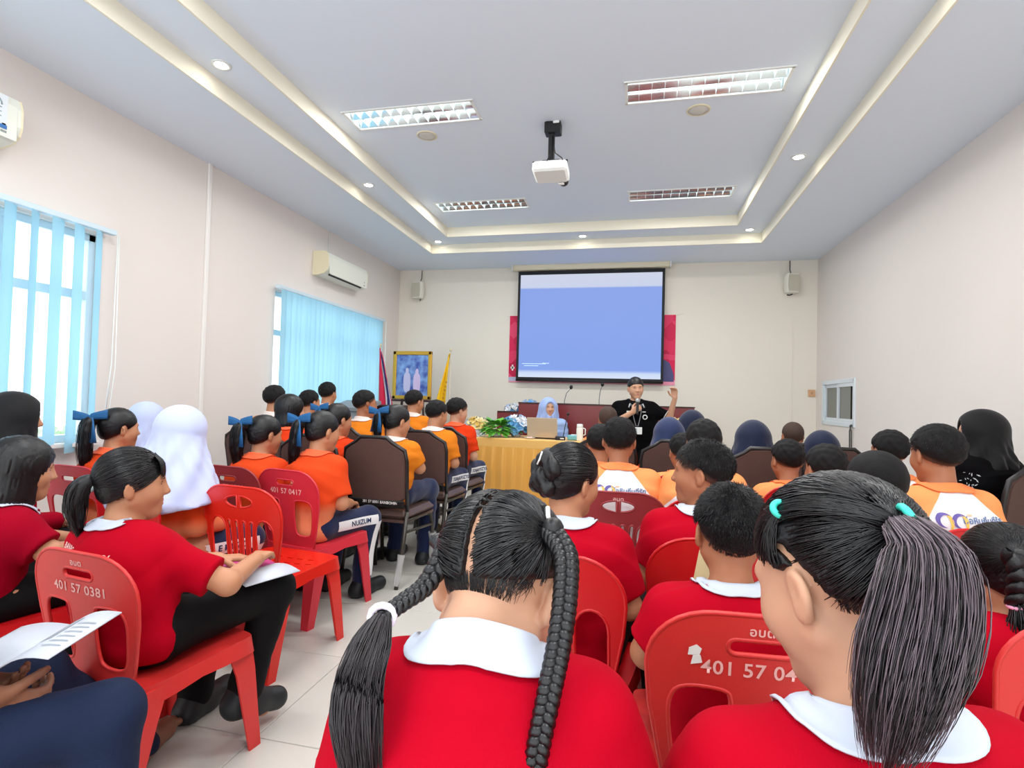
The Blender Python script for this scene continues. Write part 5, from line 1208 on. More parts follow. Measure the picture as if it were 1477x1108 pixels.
t, i = student('girl with wavy ponytail and blue bow on the maroon chair', (383, 627), 3.2, 8, 26, 8, 0, 8, chair=('A', 'maroon', 'maroon plastic chair numbered 0551 under the girl with wavy ponytail', '401 57 0551'), shirt='rorange', hair='girl', group=GL, seed=7, face=True)
ponytail(t, i, (-.02, -.104, .028), .26, .034, 160, .0018, ribbon=0.081, seed=5, out=.05); two_lines(t, i)
t, i = student('girl with long ponytail and blue bow on the red chair beside the aisle', (466, 622), 3.12, 12, 30, 8, 0, 8, chair=('A', 'pink', 'red plastic chair under the girl with long ponytail beside the aisle', '401 57 0417'), shirt='rorange', hair='girl', group=GL, seed=8, face=True, stripe='NUIZUM')
ponytail(t, i, (-.025, -.100, .022), .33, .030, 160, .0018, ribbon=0.086, seed=6, out=.05, sx=-.02); two_lines(t, i)
# empty chair in the aisle
red_chair((-1.62, 2.27), 7, 'B', 'bright', 'empty bright orange-red plastic chair with slatted back beside the aisle')
# rows in front of them
t, i = student('girl with chin-length bob in red-orange shirt before the drawn blind', (419, 592), 4.0, 8, 40, 4, 0, 6, seat='B', chair=('', '', 'brown banquet chair under the girl with bob before the drawn blind', False, False), shirt='ored', hair='bob', group=GL, face=True, skin='light')
t, i = student('girl in red-orange shirt with blue bow half hidden behind the aisle girl', (488, 606), 3.75, 8, 30, 6, 0, 8, seat='B', chair=('', '', 'brown banquet chair under the girl half hidden behind the aisle girl', False, False), shirt='ored', hair='girl', group=GL, face=True)
ponytail(t, i, (-.02, -.104, .045), .22, .026, 90, .002, ribbon=0.072, seed=7, out=.04); two_lines(t, i)
for (hp, d, l, hh) in (((397, 576), 4.5, 'boy with round dark hair before the left end of the drawn blind', 10), ((447, 581), 5.0, 'student with dark hair half hidden beside the bob-haired girl', 20), ((473, 568), 5.45, 'tall boy with dark crop before the middle of the drawn blind', 5)):
    student(l, hp, d, 4, hh, 5, 0, 5, seat='B', chair=('', '', 'brown banquet chair under the '+l.split(' with')[0]+' '+' '.join(l.split()[-6:]), False, False), shirt='orange', hair='short', group=GL)
t, i = student('boy in orange shirt in profile below the striped flag', (527, 583), 4.55, 8, 48, 4, 0, 6, seat='B', chair=('', '', 'brown banquet chair under the boy in profile below the striped flag', False, False), shirt='orange', hair='short', group=GL, face=True, skin='tan')
t, i = student('girl in orange shirt, blue ribbon tail, on the banquet chair with wrapped legs', (573, 608), 3.75, 4, 34, 10, 0, 6, seat='B', arms='cross', chair=('', '', 'brown banquet chair with plastic-wrapped legs beside the aisle', True, True), shirt='orange', hair='girl', group=GL, face=True)
ponytail(t, i, (-.02, -.104, .02), .24, .028, 120, .002, ribbon=0.081, seed=8, out=.04)
student('boy in orange shirt before the framed picture', (598, 580), 5.25, 4, 26, 8, 0, 6, seat='B', chair=('', '', 'brown banquet chair under the boy before the framed picture', False, False), shirt='orange', hair='short', group=GL, face=True)
student('boy in orange shirt on the second banquet chair along the aisle', (630, 598), 4.45, 4, 28, 14, 0, 8, seat='B', chair=('', '', 'brown banquet chair second along the aisle behind the table', False, True), shirt='orange', hair='short', group=GL, face=True, stripe='TOAJAE PUZTOU')
student('boy in red-orange shirt with fringe on the banquet chair nearest the golden table', (660, 593), 5.0, 6, 46, 8, 0, 8, seat='B', chair=('', '', 'brown banquet chair nearest the golden table beside the aisle', False, False), shirt='ored', hair='short', hairkw={'thick': .018, 'a': .55, 'b': -.014}, group=GL, face=True, skin='light', stripe='TOAJAE PUZTOU')

# ================================================================== people: right block
def logo99(t, i):
    """the anniversary print on the back of the white shirts"""
    def crescent(cx_, s_, col, a0, a1, w_):
        P = []; n = 18
        for k in range(n+1): a_ = a0+(a1-a0)*k/n; P.append((cx_+s_*math.cos(a_), s_*math.sin(a_)))
        for k in range(n, -1, -1): a_ = a0+(a1-a0)*k/n; rr = s_*(1-w_*math.sin(PI*k/n)-.03); P.append((cx_+rr*math.cos(a_), rr*math.sin(a_)))
        mb = MB(); mb.add([(x, y, 0) for (x, y) in P], [(k, k+1, 2*n-k, 2*n+1-k) for k in range(n)]); return mb.mesh('print', col)
    Mp, My_, Mg = mat('print_purple', '6a5fa8', .7), mat('print_yellow', 'f0c860', .7), mat('print_dark', '4a4a5e', .7)
    for k, cx_ in enumerate((-.088, -.040)):
        lay_back(t, i, crescent(0, .026, Mp, .6, 4.9, .5), Mp, 'printed_nine_ring', cx_, -.082)
        P = []; n = 16
        for q in range(n+1): a_ = 1.3-2.5*q/n; P.append((.027*math.cos(a_)*(1+.0*q), .027*math.sin(a_)*1.0-(.022*(q/n)**2)))
        for q in range(n, -1, -1): a_ = 1.3-2.5*q/n; f = 1-.42*math.sin(PI*min(1, q/n+.15)); P.append((.027*f*math.cos(a_)-.012*(q/n)**3, .027*f*math.sin(a_)-(.022*(q/n)**2)))
        mb = MB(); mb.add([(x, y, 0) for (x, y) in P], [(q, q+1, 2*n-q, 2*n+1-q) for q in range(n)]); lay_back(t, i, mb.mesh('print', My_), My_, 'printed_nine_sweep', cx_, -.082)
        mb = MB(); n = 8; P = [(.020-.05*q/n, -.036-.012*math.sin(q/n*1.5)) for q in range(n+1)]+[(.020-.05*q/n, -.036-.012*math.sin(q/n*1.5)-.006*math.sin(PI*(.2+.7*q/n))) for q in range(n, -1, -1)]
        mb.add([(x, y, 0) for (x, y) in P], [(q, q+1, 2*n-q, 2*n+1-q) for q in range(n)]); lay_back(t, i, mb.mesh('print', Mg), Mg, 'printed_nine_foot', cx_, -.076)
    back_text(t, i, 'บ่อหินถิ่นที่รัก', .030, -.080, mat('print_blue', '5a78a8', .7), xo=.048)
    tm = subdiv(MB().add([(-.045, -.006, 0), (.045, -.006, 0), (.050, .006, 0), (-.050, .006, 0)], [(0, 1, 2, 3)]).mesh('p', My_), .02); lay_back(t, i, tm, My_, 'printed_bar', .048, -.102)
    back_text(t, i, 'ANNIVERSARY', .0105, -.102, M_white, xo=.048, bold=.0003).location = (0, -.0012, 0)
    back_text(t, i, 'BANBOHIN SCHOOL', .0115, -.115, Mg, xo=.048, bold=.0003)
    tm = subdiv(MB().add([(-.009, -.003, 0), (.009, -.003, 0), (.009, .003, 0), (-.009, .003, 0)], [(0, 1, 2, 3)]).mesh('p', My_), .02); lay_back(t, i, tm, mat('print_peach', 'f3c09a', .7), 'printed_tab', -.005, -.060)
t, i = student('boy in white and orange anniversary shirt facing the standing speaker', (893, 636), 2.72, -2, -2, 6, 0, 8, chair=('B', 'maroon', 'maroon slatted plastic chair under the boy facing the standing speaker', None, 'อบต'), shirt='white99', hair='short', group=GR, skin='tan', sw=.138, seed=9); logo99(t, i); B99 = [(t, i)]
t, i = student('boy in white and orange shirt half hidden beside the boy facing the speaker', (866, 640), 3.25, 0, 0, 6, 0, 8, chair=('B', 'red', 'red plastic chair under the half hidden boy beside the boy facing the speaker'), shirt='white99', hair='short', group=GR, skin='tan', seed=10)
student('student with shaved head at the end of the golden table', (877, 606), 4.4, 0, 0, 6, 0, 6, seat='B', chair=('', '', 'brown banquet chair under the shaved student near the golden table', False, False), shirt='white99', hair='short', shave=True, hairkw={'thick': .004, 'noise': .001}, group=GR, skin='tan')
for (hp, d, v, l) in (((965, 625), 4.1, 'slate', 'student in slate blue veil beside the standing speaker'), ((998, 612), 4.6, 'navy', 'student in navy veil behind the slate blue veil'), ((1086, 632), 3.65, 'navy', 'student in broad navy veil sitting apart'), ((1185, 646), 3.8, 'navy', 'student in navy veil before the small sliding window')):
    student(l, hp, d, -4, -6, 5, 0, 6, seat='B' , chair=('', '', 'brown banquet chair under the '+l, False, False), shirt='ored', hair='veil', veil=v, hairkw={'length': .25, 'wide': .16}, sleeve='long', group=GR)
student('boy in white and orange shirt with wide dark hair behind the boy in profile', (1014, 640), 2.6, -4, -6, 6, 0, 8, chair=('A', 'red', 'red plastic chair under the boy with wide dark hair'), shirt='white99', hair='short', group=GR, skin='tan', seed=12)
student('boy in white and orange shirt with ears out behind the slate blue veil', (984, 652), 3.35, -4, -12, 6, 0, 8, chair=('A', 'red', 'red plastic chair behind the slate blue veil'), shirt='white99', hair='short', group=GR, skin='tan', seed=13)
t, i = student('boy with orange collar on the red chair before the broad navy veil', (1135, 664), 3.02, -8, -14, 6, 0, 8, chair=('B', 'red', 'red slatted plastic chair under the boy with orange collar', None, 'อบต'), shirt='white99', hair='short', group=GR, skin='tan', seed=14)
student('student with shaved head before the small sliding window', (1143, 630), 4.1, -4, -4, 6, 0, 6, seat='B', chair=('', '', 'brown banquet chair under the shaved student before the small window', False, False), shirt='white99', hair='short', shave=True, hairkw={'thick': .004, 'noise': .001}, group=GR, skin='tan')
student('boy with round dark crop behind the ponytail girl with teal ties', (1190, 678), 2.46, -8, -14, 6, 0, 8, chair=('A', 'red', 'red plastic chair under the boy with round dark crop'), shirt='white99', hair='short', group=GR, skin='tan', seed=15)
student('boy with dark crop below the cables of the small window', (1282, 652), 2.9, -10, -14, 6, 0, 8, chair=('A', 'red', 'red plastic chair under the boy below the window cables'), shirt='white99', hair='short', group=GR, skin='tan', seed=16)
t, i = student('boy in white and orange shirt printed 99 beside the woman in black', (1350, 656), 2.15, -10, -14, 6, 0, 8, sw=.142, chair=('B', 'red', 'red plastic chair under the boy with the 99 shirt beside the woman in black', None, 'อบต'), shirt='white99', hair='short', hairkw={'thick': .016}, group=GR, skin='tan', seed=17); logo99(t, i); B99.append((t, i))
student('child with smooth dark hair half hidden behind the teal-tied ponytail', (1262, 702), 1.85, -10, -14, 8, 0, 8, chair=('A', 'red', 'red plastic chair under the child half hidden behind the teal-tied ponytail'), shirt='white99', hair='short', hairkw={'thick': .016, 'noise': .001}, group=GR, skin='tan', seed=18)
# woman in black seated by the wall
t, i = student('woman in black veil and patterned black dress seated by the plain wall', (1415, 624), 3.05, -30, -72, 2, 0, 4, seat='B', sw=.175, size=1.1, hs=1.02, chair=('', '', 'brown banquet chair under the woman in black by the plain wall', False, False), shirt='black', trous='black', hair='veil', veil='black', hairkw={'length': .19, 'wide': .135}, sleeve='long', face=True, skin='light', collar=False, group=None, h=.009)
M_pat = mat('silver_pattern', 'b9bcc0', .6); rs2 = random.Random(4)
for (xo, z0, n) in ((-.10, -.10, 18), (.13, -.10, 16), (.12, -.24, 10)):
    mb = MB()
    for k in range(n):
        a_ = rs2.uniform(0, 6.28); x = .035*math.cos(k*2.4)*math.sqrt(k/n); y = .06*math.sin(k*2.4)*math.sqrt(k/n); L_ = rs2.uniform(.010, .022)
        pl = [(x+L_*math.cos(a_+b_*.5)*f, y+L_*math.sin(a_+b_*.5)*f, 0) for b_, f in ((-.5, .6), (0, 1), (.5, .6))]; mb.add([(x, y, 0)]+pl, [(0, 1, 2, 3)])
    tm = mb.mesh('p', M_pat); me_ = i['shirt'].data; bv_ = BVHTree.FromPolygons([v.co.copy() for v in me_.vertices], [tuple(p.vertices) for p in me_.polygons]); dr_ = Vector((.75, .66, 0)).normalized(); sd_ = Vector((dr_.y, -dr_.x, 0))
    def sp_(x, y):
        r_ = bv_.ray_cast(sd_*(xo+x)+Vector((0, 0, z0+y))-dr_*.7, dr_); return (r_[0] if r_[0] is not None else sd_*(xo+x)+Vector((0, 0, z0+y)))-dr_*.004+i['J']['N']
    decal_project(tm, sp_); link('dress_pattern', tm, t)

# middle rows of the right block in red
t, i = student('girl in red polo with braided bun and pale hair clip', (824, 692), 1.72, 8, 42, 8, 4, 10, chair=('B', 'red', 'red plastic chair with arched side openings under the girl with braided bun'), shirt='red', hair='girl', face=True, group=GR, sw=.138, seed=20, trous='black')
S = Sdf()
for (c_, r_) in (((-.055, -.095, .02), (.034, .032, .036)), ((-.02, -.105, .055), (.036, .030, .03)), ((-.06, -.085, -.03), (.034, .034, .034)), ((-.025, -.112, -.01), (.034, .028, .034)), ((.02, -.108, .03), (.034, .026, .036)), ((.01, -.105, -.035), (.03, .026, .03)), ((-.05, -.06, .07), (.03, .03, .024))): S.ell(c_, r_, k=.008)
S.disp(lambda P: (.002*np.sin(P[:, 0]*170+P[:, 2]*120)).astype(np.float32))
o = link('bun', sdf_mesh('bun', S, (-.13, -.17, -.1), (.1, 0, .13), .005, M_hair), t); o.matrix_local = i['M4']
u = np.random.RandomState(8).normal(0, 1, (900, 3)); u /= np.linalg.norm(u, axis=1, keepdims=True); pts = np.array((0, -.014, .030))+u*np.array((.0835, .101, .093)); pts = pts[(pts[:, 2] > .70*pts[:, 1]-.012) & ((np.abs(pts[:, 0]) < .066) | (pts[:, 2] > .02))]
vf_obj('hair_strands', scalp_strands(pts, (-.03, -.105, .02), seed=3), M_strand, t, i['M4'])
o = MB().tube([(-.018, -.130, .078), (-.014, -.137, .055), (-.020, -.139, .035)], .003, 6).build('hair_clip', M_white, t); o.matrix_local = i['M4']
t, i = student('boy in red polo with white collar in profile toward the speaker', (1012, 682), 1.92, -6, -74, 2, 0, 12, chair=('A', 'red', 'red plastic chair under the boy in red polo in profile'), shirt='red', hair='short', face=True, skin='tan', group=GR, sw=.138, seed=21, trous='black', h=.006)
R4 = (t, i)
# near boy with crop, chair 401 57
t, i = student('boy in red polo with short black crop on the chair numbered 401 57', (1052, 768), 1.33, -4, -6, 6, 2, 12, chair=('A', 'faded', 'faded red plastic chair numbered 401 57 with a torn sticker under the boy with crop', '401 57 0412', 'อบต'), shirt='red', hair='short', hairkw={'thick': .012, 'noise': .003}, skin='tan', group=GR, sw=.138, seed=22, trous='black')
def crop_strands(t, i, n, L, seed, thick=.010):
    rs = np.random.RandomState(seed); u = rs.normal(0, 1, (n, 3)); u /= np.linalg.norm(u, axis=1, keepdims=True); p = np.array((0, -.014, .030))+u*np.array((.0735+thick, .091+thick, .083+thick))
    k = (p[:, 2] > .72*p[:, 1]-.004) & ((np.abs(p[:, 0]) < .062) | (p[:, 2] > .026)); p = p[k]; u = u[k]
    wh = np.array((.015, -.06, .12)); tg = p-wh; tg -= u*(tg*u).sum(1, keepdims=True); tg /= np.maximum(np.linalg.norm(tg, axis=1, keepdims=True), 1e-6); sw = np.cross(u, tg)
    d = u*.55+tg*.75+sw*.35+rs.normal(0, .22, u.shape); d /= np.linalg.norm(d, axis=1, keepdims=True); fade = np.clip((p[:, 2]+.06)/.09, .25, 1)[:, None]; l_ = L*fade*rs.uniform(.7, 1.2, (len(p), 1))
    P = np.stack([p-u*.004, p+d*l_*.5, p+(d*.9+tg*.25-u*.1)*l_], 1); vf_obj('hair_strands', strands(P, np.array([.0010, .0008, .0002])[None]), M_strand, t, i['M4'])
crop_strands(t, i, 7500, .016, 3); crop_strands(*R4, 4500, .016, 4); crop_strands(*B99[0], 2200, .016, 5); crop_strands(*B99[1], 2600, .016, 6)
st = panel([(-.012, 0), (.010, .002), (.014, .016), (.004, .024), (-.010, .016)], [], lambda u_, v_, w_: back_map(-.125+u_, .735+v_, -.0048-w_), .001, .1).build('torn_sticker', M_white, i['chair'])
panel([(-.006, -.02), (.016, -.014), (.012, .002), (-.002, .0)], [], lambda u_, v_, w_: back_map(-.125+u_, .735+v_, -.0052-w_), .001, .1).build('torn_sticker', M_white, i['chair'])
R16 = (t, i)
# girl with braided hair and pink ties at the edge
t, i = student('girl with braided dark hair and pink ties on the chair numbered C4 57', (1446, 826), 1.35, -10, -14, 16, 0, 14, chair=('A', 'faded', 'faded red plastic chair numbered C4 57 under the girl with pink ties', 'C4 57 0396'), shirt='red', hair='girl', hairkw={'thick': .014}, skin='mid', group=GR, seed=23, trous='black')
for s_, nm in ((-1, 0), (1, 1)):
    p0 = i['M4']@Vector((s_*.045, -.10, .045)); path = [p0, p0+Vector((0, -.02, -.035)), p0+Vector((s_*.004, -.022, -.075)), p0+Vector((s_*.006, -.02, -.11))]
    vf_obj('braid', braid(path, .030, .028, 1.6, 60), M_hair, t)
    q = p0+Vector((s_*.006, -.02, -.113)); mb = MB(); mb.tube([q+Vector((.024*math.cos(a_), .020*math.sin(a_), .004*math.cos(a_))) for a_ in [2*PI*k/14 for k in range(16)]], .0045, 6, False); mb.build('hair_tie', mat('pink_tie', 'f2a6c6', .5), t)
    vf_obj('tail_hair', tail([q+Vector((0, 0, .01)), q+Vector((0, -.015, -.03)), q+Vector((s_*.01, -.02, -.08)), q+Vector((s_*.015, -.01, -.13))], [.020, .032, .034, .018], 260, .0014, 9+nm), M_strand, t)
u = np.random.RandomState(12).normal(0, 1, (1500, 3)); u /= np.linalg.norm(u, axis=1, keepdims=True); pts = np.array((0, -.014, .030))+u*np.array((.0875, .105, .097)); pts = pts[(pts[:, 2] > .70*pts[:, 1]-.012)]
for s_ in (-1, 1): vf_obj('hair_strands', scalp_strands(pts[pts[:, 0]*s_ > 0], (s_*.045, -.10, .045), seed=4, ell=((0, -.014, .030), (.0875, .105, .097))), M_strand, t, i['M4'])

# ================================================================== the two nearest girls
# girl with two plaits, head bent
part = [(0, .075, .095), (.002, .05, .121), (.0, .01, .134), (.002, -.04, .128), (0, -.08, .100), (-.002, -.105, .06), (0, -.113, .02), (.002, -.108, -.02), (0, -.098, -.05), (0, -.09, -.075)]
def onskull(P, g=.003): 
    o_ = []
    for p in P: v = (np.array(p)-np.array((0, -.012, .028)))/np.array((.0735+g, .091+g, .083+g)); o_.append(tuple(np.array((0, -.012, .028))+v/np.linalg.norm(v)*np.array((.0735+g, .091+g, .083+g))))
    return o_
part = [tuple(p) for p in spline(part, 24)]
t, i = student('girl in red polo with two long plaits, head bent, centre parting', (722, 850), .71, 0, 15, 46, -4, 12, arms='write', sw=.116, hs=1.0, nl=.62, chair=('A', 'red', 'red plastic chair under the girl with two long plaits'), shirt='red', hair='girl', hairkw={'parts': [onskull(part)], 'thick': .008, 'b': .026, 'nape': False}, skin='light', face=True, group=GR, seed=30, trous='black', h=.005, wr=.0055)
NR = np.random.RandomState(21); u = NR.normal(0, 1, (5200, 3)); u /= np.linalg.norm(u, axis=1, keepdims=True); E1 = np.array((.0825, .100, .092)); pts = np.array((0, -.014, .030))+u*E1
pts = pts[(pts[:, 2] > .70*pts[:, 1]+NR.uniform(.016, .040, len(pts))) & ((np.abs(pts[:, 0]) < .066) | (pts[:, 2] > .02) | (pts[:, 1] < -.03))]
sd = np.concatenate([np.stack([np.full(260, s_*.007)+NR.normal(0, .0012, 260), *np.array([spline(onskull(part[:19], .010), 260)])[0].T[1:]], 1) for s_ in (-1, 1)])
tieR, tieL = (.076, -.064, .052), (-.080, -.055, .03)
for s_, tie in ((1, tieR), (-1, tieL)):
    q = pts[pts[:, 0]*s_ > .006]; q = np.concatenate([q, sd[sd[:, 0]*s_ > 0]]); vf_obj('hair_strands', scalp_strands(q, tie, seed=6, ell=((0, -.014, .030), tuple(E1)), lift=.003, r=.0011, T=10), M_strand, t, i['M4'])
Ri = Matrix.Rotation(math.radians(i['hd']), 3, 'Z')
def W2L(p, info): return Matrix.Rotation(math.radians(info['hd']), 3, 'Z')@(Vector(p)-info['root'])
def plait(t, info, start, px, ws, turns, nm='plait', tie=None):
    P = [info['M4']@Vector(start)]+[W2L(at_d(x, y, d), info) for (x, y, d) in px]; vf_obj(nm, braid(P, ws[0], ws[1], turns, T=int(turns*26)+20), M_strand, t); return P
PR = plait(t, i, tieR, [(815, 800, .63), (815, 860, .60), (806, 930, .575), (792, 1000, .55), (776, 1080, .53), (766, 1150, .52)], (.0135, .010), 11)
PLm = plait(t, i, tieL, [(642, 795, .69), (616, 842, .66), (582, 868, .635), (551, 890, .615)], (.0145, .009), 5.5)
q = PLm[-1]; mb = MB(); mb.tube([q+Vector((.013*math.cos(a_), .004*math.cos(a_), .013*math.sin(a_))) for a_ in [2*PI*k/12 for k in range(14)]], .004, 6, False); mb.build('hair_tie', mat('lilac_tie', 'e6dcec', .5), t)
path = [W2L(at_d(x, y, d), i) for (x, y, d) in ((552, 888, .615), (537, 925, .595), (518, 985, .565), (514, 1050, .545), (526, 1150, .53))]
vf_obj('loose_tail', tail(path, [.010, .022, .026, .025, .016], 700, .0008, 14, T=16, flat=.5, wild=.22), M_strand2, t)
S = Sdf(); P = spline(path, 10); ws = np.interp(np.linspace(0, 1, 10), np.linspace(0, 1, 5), [.008, .014, .016, .015, .006])
for k in range(9): S.cap(P[k], P[k+1], ws[k]*.55, ws[k+1]*.55, k=.008)
link('tail_core', sdf_mesh('tail_core', S, P.min(0)-.04, P.max(0)+.04, .006, M_hair), t)
for tie in (tieR,):
    c_ = Vector(tie); mb = MB(); mb.ball(c_+Vector((.006, -.004, 0)), (.014, .014, .014), 10); o = mb.build('hair_tie', M_black, t); o.matrix_local = i['M4']
    o = MB().tube([c_+Vector((.0, -.022, .018)), c_+Vector((.006, -.024, .002))], .0028, 6).build('hair_clip', M_white, t); o.matrix_local = i['M4']
nape_wisps(t, i, .70, .026, 380, 33)
F1 = (t, i)
# girl with teal ties and ponytail
partB = [(-.055, .060, .075), (-.072, .035, .066), (-.082, .010, .050), (-.084, -.010, .030), (-.080, -.022, .008), (-.074, -.03, -.015)]
t, i = student('girl in red polo with high ponytail and two teal hair ties', (1208, 838), .66, -14, -36, 24, 2, 10, arms='write', sw=.142, hs=1.0, chair=('A', 'red', 'red plastic chair under the girl with teal hair ties'), shirt='red', hair='girl', hairkw={'parts': [onskull([tuple(p) for p in spline(partB, 14)])], 'thick': .009, 'b': .008, 'nape': False}, skin='light', face=True, group=GR, seed=31, trous='black', h=.005, wr=.0055)
NR = np.random.RandomState(22); u = NR.normal(0, 1, (5000, 3)); u /= np.linalg.norm(u, axis=1, keepdims=True); E2 = np.array((.0835, .101, .093)); pts = np.array((0, -.014, .030))+u*E2
pts = pts[(pts[:, 2] > .70*pts[:, 1]+.0) & ((np.abs(pts[:, 0]) < .066) | (pts[:, 2] > .02) | (pts[:, 1] < -.03))]
tie2, tie1 = (-.026, -.109, .042), (-.067, -.006, .085)
front = (pts[:, 0] < -.02) & (pts[:, 1] > .005+.25*(pts[:, 2]-.03))
vf_obj('hair_strands', scalp_strands(pts[~front & ~((pts[:, 0] < -.05) & (pts[:, 1] > -.012))], tie2, seed=7, ell=((0, -.014, .030), tuple(E2)), lift=.004, r=.0012, T=9), M_strand, t, i['M4'])
vf_obj('side_section', scalp_strands(pts[front], tie1, seed=8, ell=((0, -.014, .030), tuple(E2)), lift=.002, r=.0010, T=10), M_strand, t, i['M4'])
st = np.array(tie1)+NR.normal(0, .006, (220, 3)); vf_obj('side_section', scalp_strands(st, tie2, seed=9, ell=((0, -.014, .030), tuple(E2*1.03)), lift=.006, r=.0012, T=9), M_strand, t, i['M4'])
M_teal = mat('teal_tie', '3fd0bd', .45, .4)
for c_, rr, dr in ((tie1, .009, (-.4, -.9, .25)), (tie2, .0195, (.75, -.8, .15))):
    qn = Vector(dr).to_track_quat('Z', 'Y').to_matrix(); c_ = Vector(c_)+Vector(dr)*(.012 if rr > .01 else .004)
    o = MB().tube([c_+qn@Vector((rr*math.cos(a_), rr*math.sin(a_), 0)) for a_ in [2*PI*k/20 for k in range(22)]], .0042, 8, False).build('hair_tie', M_teal, t); o.matrix_local = i['M4']
p0 = i['M4']@Vector(tie2); dirv = (i['Rh']@Vector((.75, -.8, .15))).normalized()
path = [p0-dirv*.012, p0+dirv*.012]+[W2L(at_d(x, y, d), i) for (x, y, d) in ((1318, 768, .545), (1346, 806, .52), (1340, 870, .50), (1318, 950, .49), (1300, 1020, .49), (1282, 1108, .49))]
wt = [.011, .015, .026, .040, .050, .054, .046, .024]
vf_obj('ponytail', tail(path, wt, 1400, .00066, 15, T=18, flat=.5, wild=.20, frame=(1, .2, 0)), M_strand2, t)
vf_obj('ponytail_highlights', tail(path, [w_*1.04 for w_ in wt], 650, .00062, 16, T=18, flat=.55, wild=.24, frame=(1, .2, 0)), mat('painted_highlight_strand', '6b5c64', .36, .6), t)  # paler grey strands paint the ponytail's highlights into the hair colour
S = Sdf(); P = spline(path, 12); ws = np.interp(np.linspace(0, 1, 12), np.linspace(0, 1, 8), [.009, .010, .012, .016, .018, .016, .012, .004])
for k in range(11): S.cap(P[k], P[k+1], ws[k], ws[k+1], k=.008)
link('ponytail_core', sdf_mesh('ponytail_core', S, P.min(0)-.05, P.max(0)+.05, .006, M_hair), t)
back_text(t, i, 'BANBOHIN SCHOOL', .023, -.088, M_darktext, shear=.3, spacing=1.2, xo=.025, bold=.0008)
nape_wisps(t, i, .70, .008, 300, 34)
R17 = (t, i)

# ================================================================== person with the booklet at the edge
def jb(J):
    J['knr'] = Vector((.36, .36, .46)); J['anr'] = Vector((.40, .30, .085)); J['toer'] = Vector((.42, .46, .035))
    J['knl'] = Vector((.0, .46, .46)); J['anl'] = Vector((.0, .80, .085)); J['toel'] = Vector((-.06, .985, .035))
    BP = at_d(50, 938, 1.2)-Vector((-1.50, .66, 0)); J['elr'] = Vector((.24, .08, .64)); J['wrr'] = BP+Vector((.02, -.10, -.05)); J['ell'] = Vector((-.2, .12, .66)); J['wrl'] = BP+Vector((-.13, -.06, -.05)); J['curlr'] = J['curll'] = .5
    J['hnr'] = Vector((-.6, 0, .8)); J['hnl'] = Vector((.6, 0, .8))
J = seated_joints(1.16, SH_R*.95-.012, 10, 14, .165, 'write', 1.1, 1.0); jb(J); root = Vector((-1.50, .66, 0))
t, i = make_person('person', 'person in navy trousers with bare feet reading an open booklet', J, headR(0, 20, 0), root, 0, .0065, hs=1.0, shirt='grey', trous='blue', skin='dark', shoes=False, group=None, wr=.004, seed=40)
red_chair(root+Vector((0, .055, 0)), 0, 'A', 'red', 'red plastic chair under the person with the open booklet')
M_page = mat('printed_page', 'c9ced9', .6, .3); M_pic = mat('page_picture', '9aa0a8', .6)
bk = empty('open_booklet', at_d(50, 934, 1.2), .35, 'open booklet with grey picture held by the barefoot person', 'booklet')
bk.rotation_euler = (.12, -.10, .12); bk.scale = (.88, .88, .88)
for s_ in (-1, 1):
    mb = MB(); mb.grid(9, 2, lambda u_, v_: (s_*u_*.15, (v_-.5)*.21, .018*math.sin(u_*PI)*(1 if s_ > 0 else .5)+.03*u_*(s_ > 0)), True); solid(mb.build('page', M_page, bk), .003)
mb = MB(); mb.grid(6, 2, lambda u_, v_: (.02+u_*.05, -.02+v_*.10, .0165*math.sin((.02+u_*.05)/.15*PI)+.03*(.02+u_*.05)/.15+.004), True); mb.build('printed_picture', M_pic, bk)
mb = MB()
for k in range(6): mb.grid(6, 2, lambda u_, v_, k=k: (.085+u_*.05, -.06+.02*k+v_*.004, .018*math.sin((.085+u_*.05)/.15*PI)+.03*(.085+u_*.05)/.15+.004), True)
mb.build('printed_lines', M_pic, bk)
# booklet on the lap of the girl looking sideways, and one with the bob-haired girl
R = Matrix.Rotation(-math.radians(L3[1]['hd']), 3, 'Z')
bk = empty('magazine', L3[1]['root']+R@Vector((.07, .36, .545)), -math.radians(20), 'open magenta and white magazine on the lap of the girl looking sideways', 'magazine')
for s_ in (-1, 1):
    mb = MB(); mb.grid(7, 2, lambda u_, v_: (s_*u_*.15, (v_-.5)*.21, .01*math.sin(u_*PI)), True); solid(mb.build('page', M_page if s_ > 0 else mat('magenta_page', 'c83f86', .5), bk), .003)
R = Matrix.Rotation(-math.radians(L2[1]['hd']), 3, 'Z')
bk = empty('magazine', L2[1]['root']+R@Vector((.04, .36, .56)), -math.radians(20), 'pale magazine on the lap of the girl with the bob', 'magazine')
for s_ in (-1, 1):
    mb = MB(); mb.grid(7, 2, lambda u_, v_: (s_*u_*.14, (v_-.5)*.20, .01*math.sin(u_*PI)), True); solid(mb.build('page', mat('pale_green_page', 'dfe6c8', .5) if s_ > 0 else M_page, bk), .003)

# ================================================================== the two adults at the front
# seated woman behind the laptop
t, i = student('woman in light blue veil and shirt seated behind the laptop', (791, 588), 6.75, 180, 155, 2, 0, 4, seat='B', sw=.165, size=1.05, hs=1.0, chair=('', '', 'brown banquet chair under the woman behind the laptop', False, False), shirt='blue', hair='veil', veil='blue', hairkw={'length': .20, 'wide': .13}, face=True, skin='light', collar=False, group=None, h=.008, trous='navy', sleeve='long')
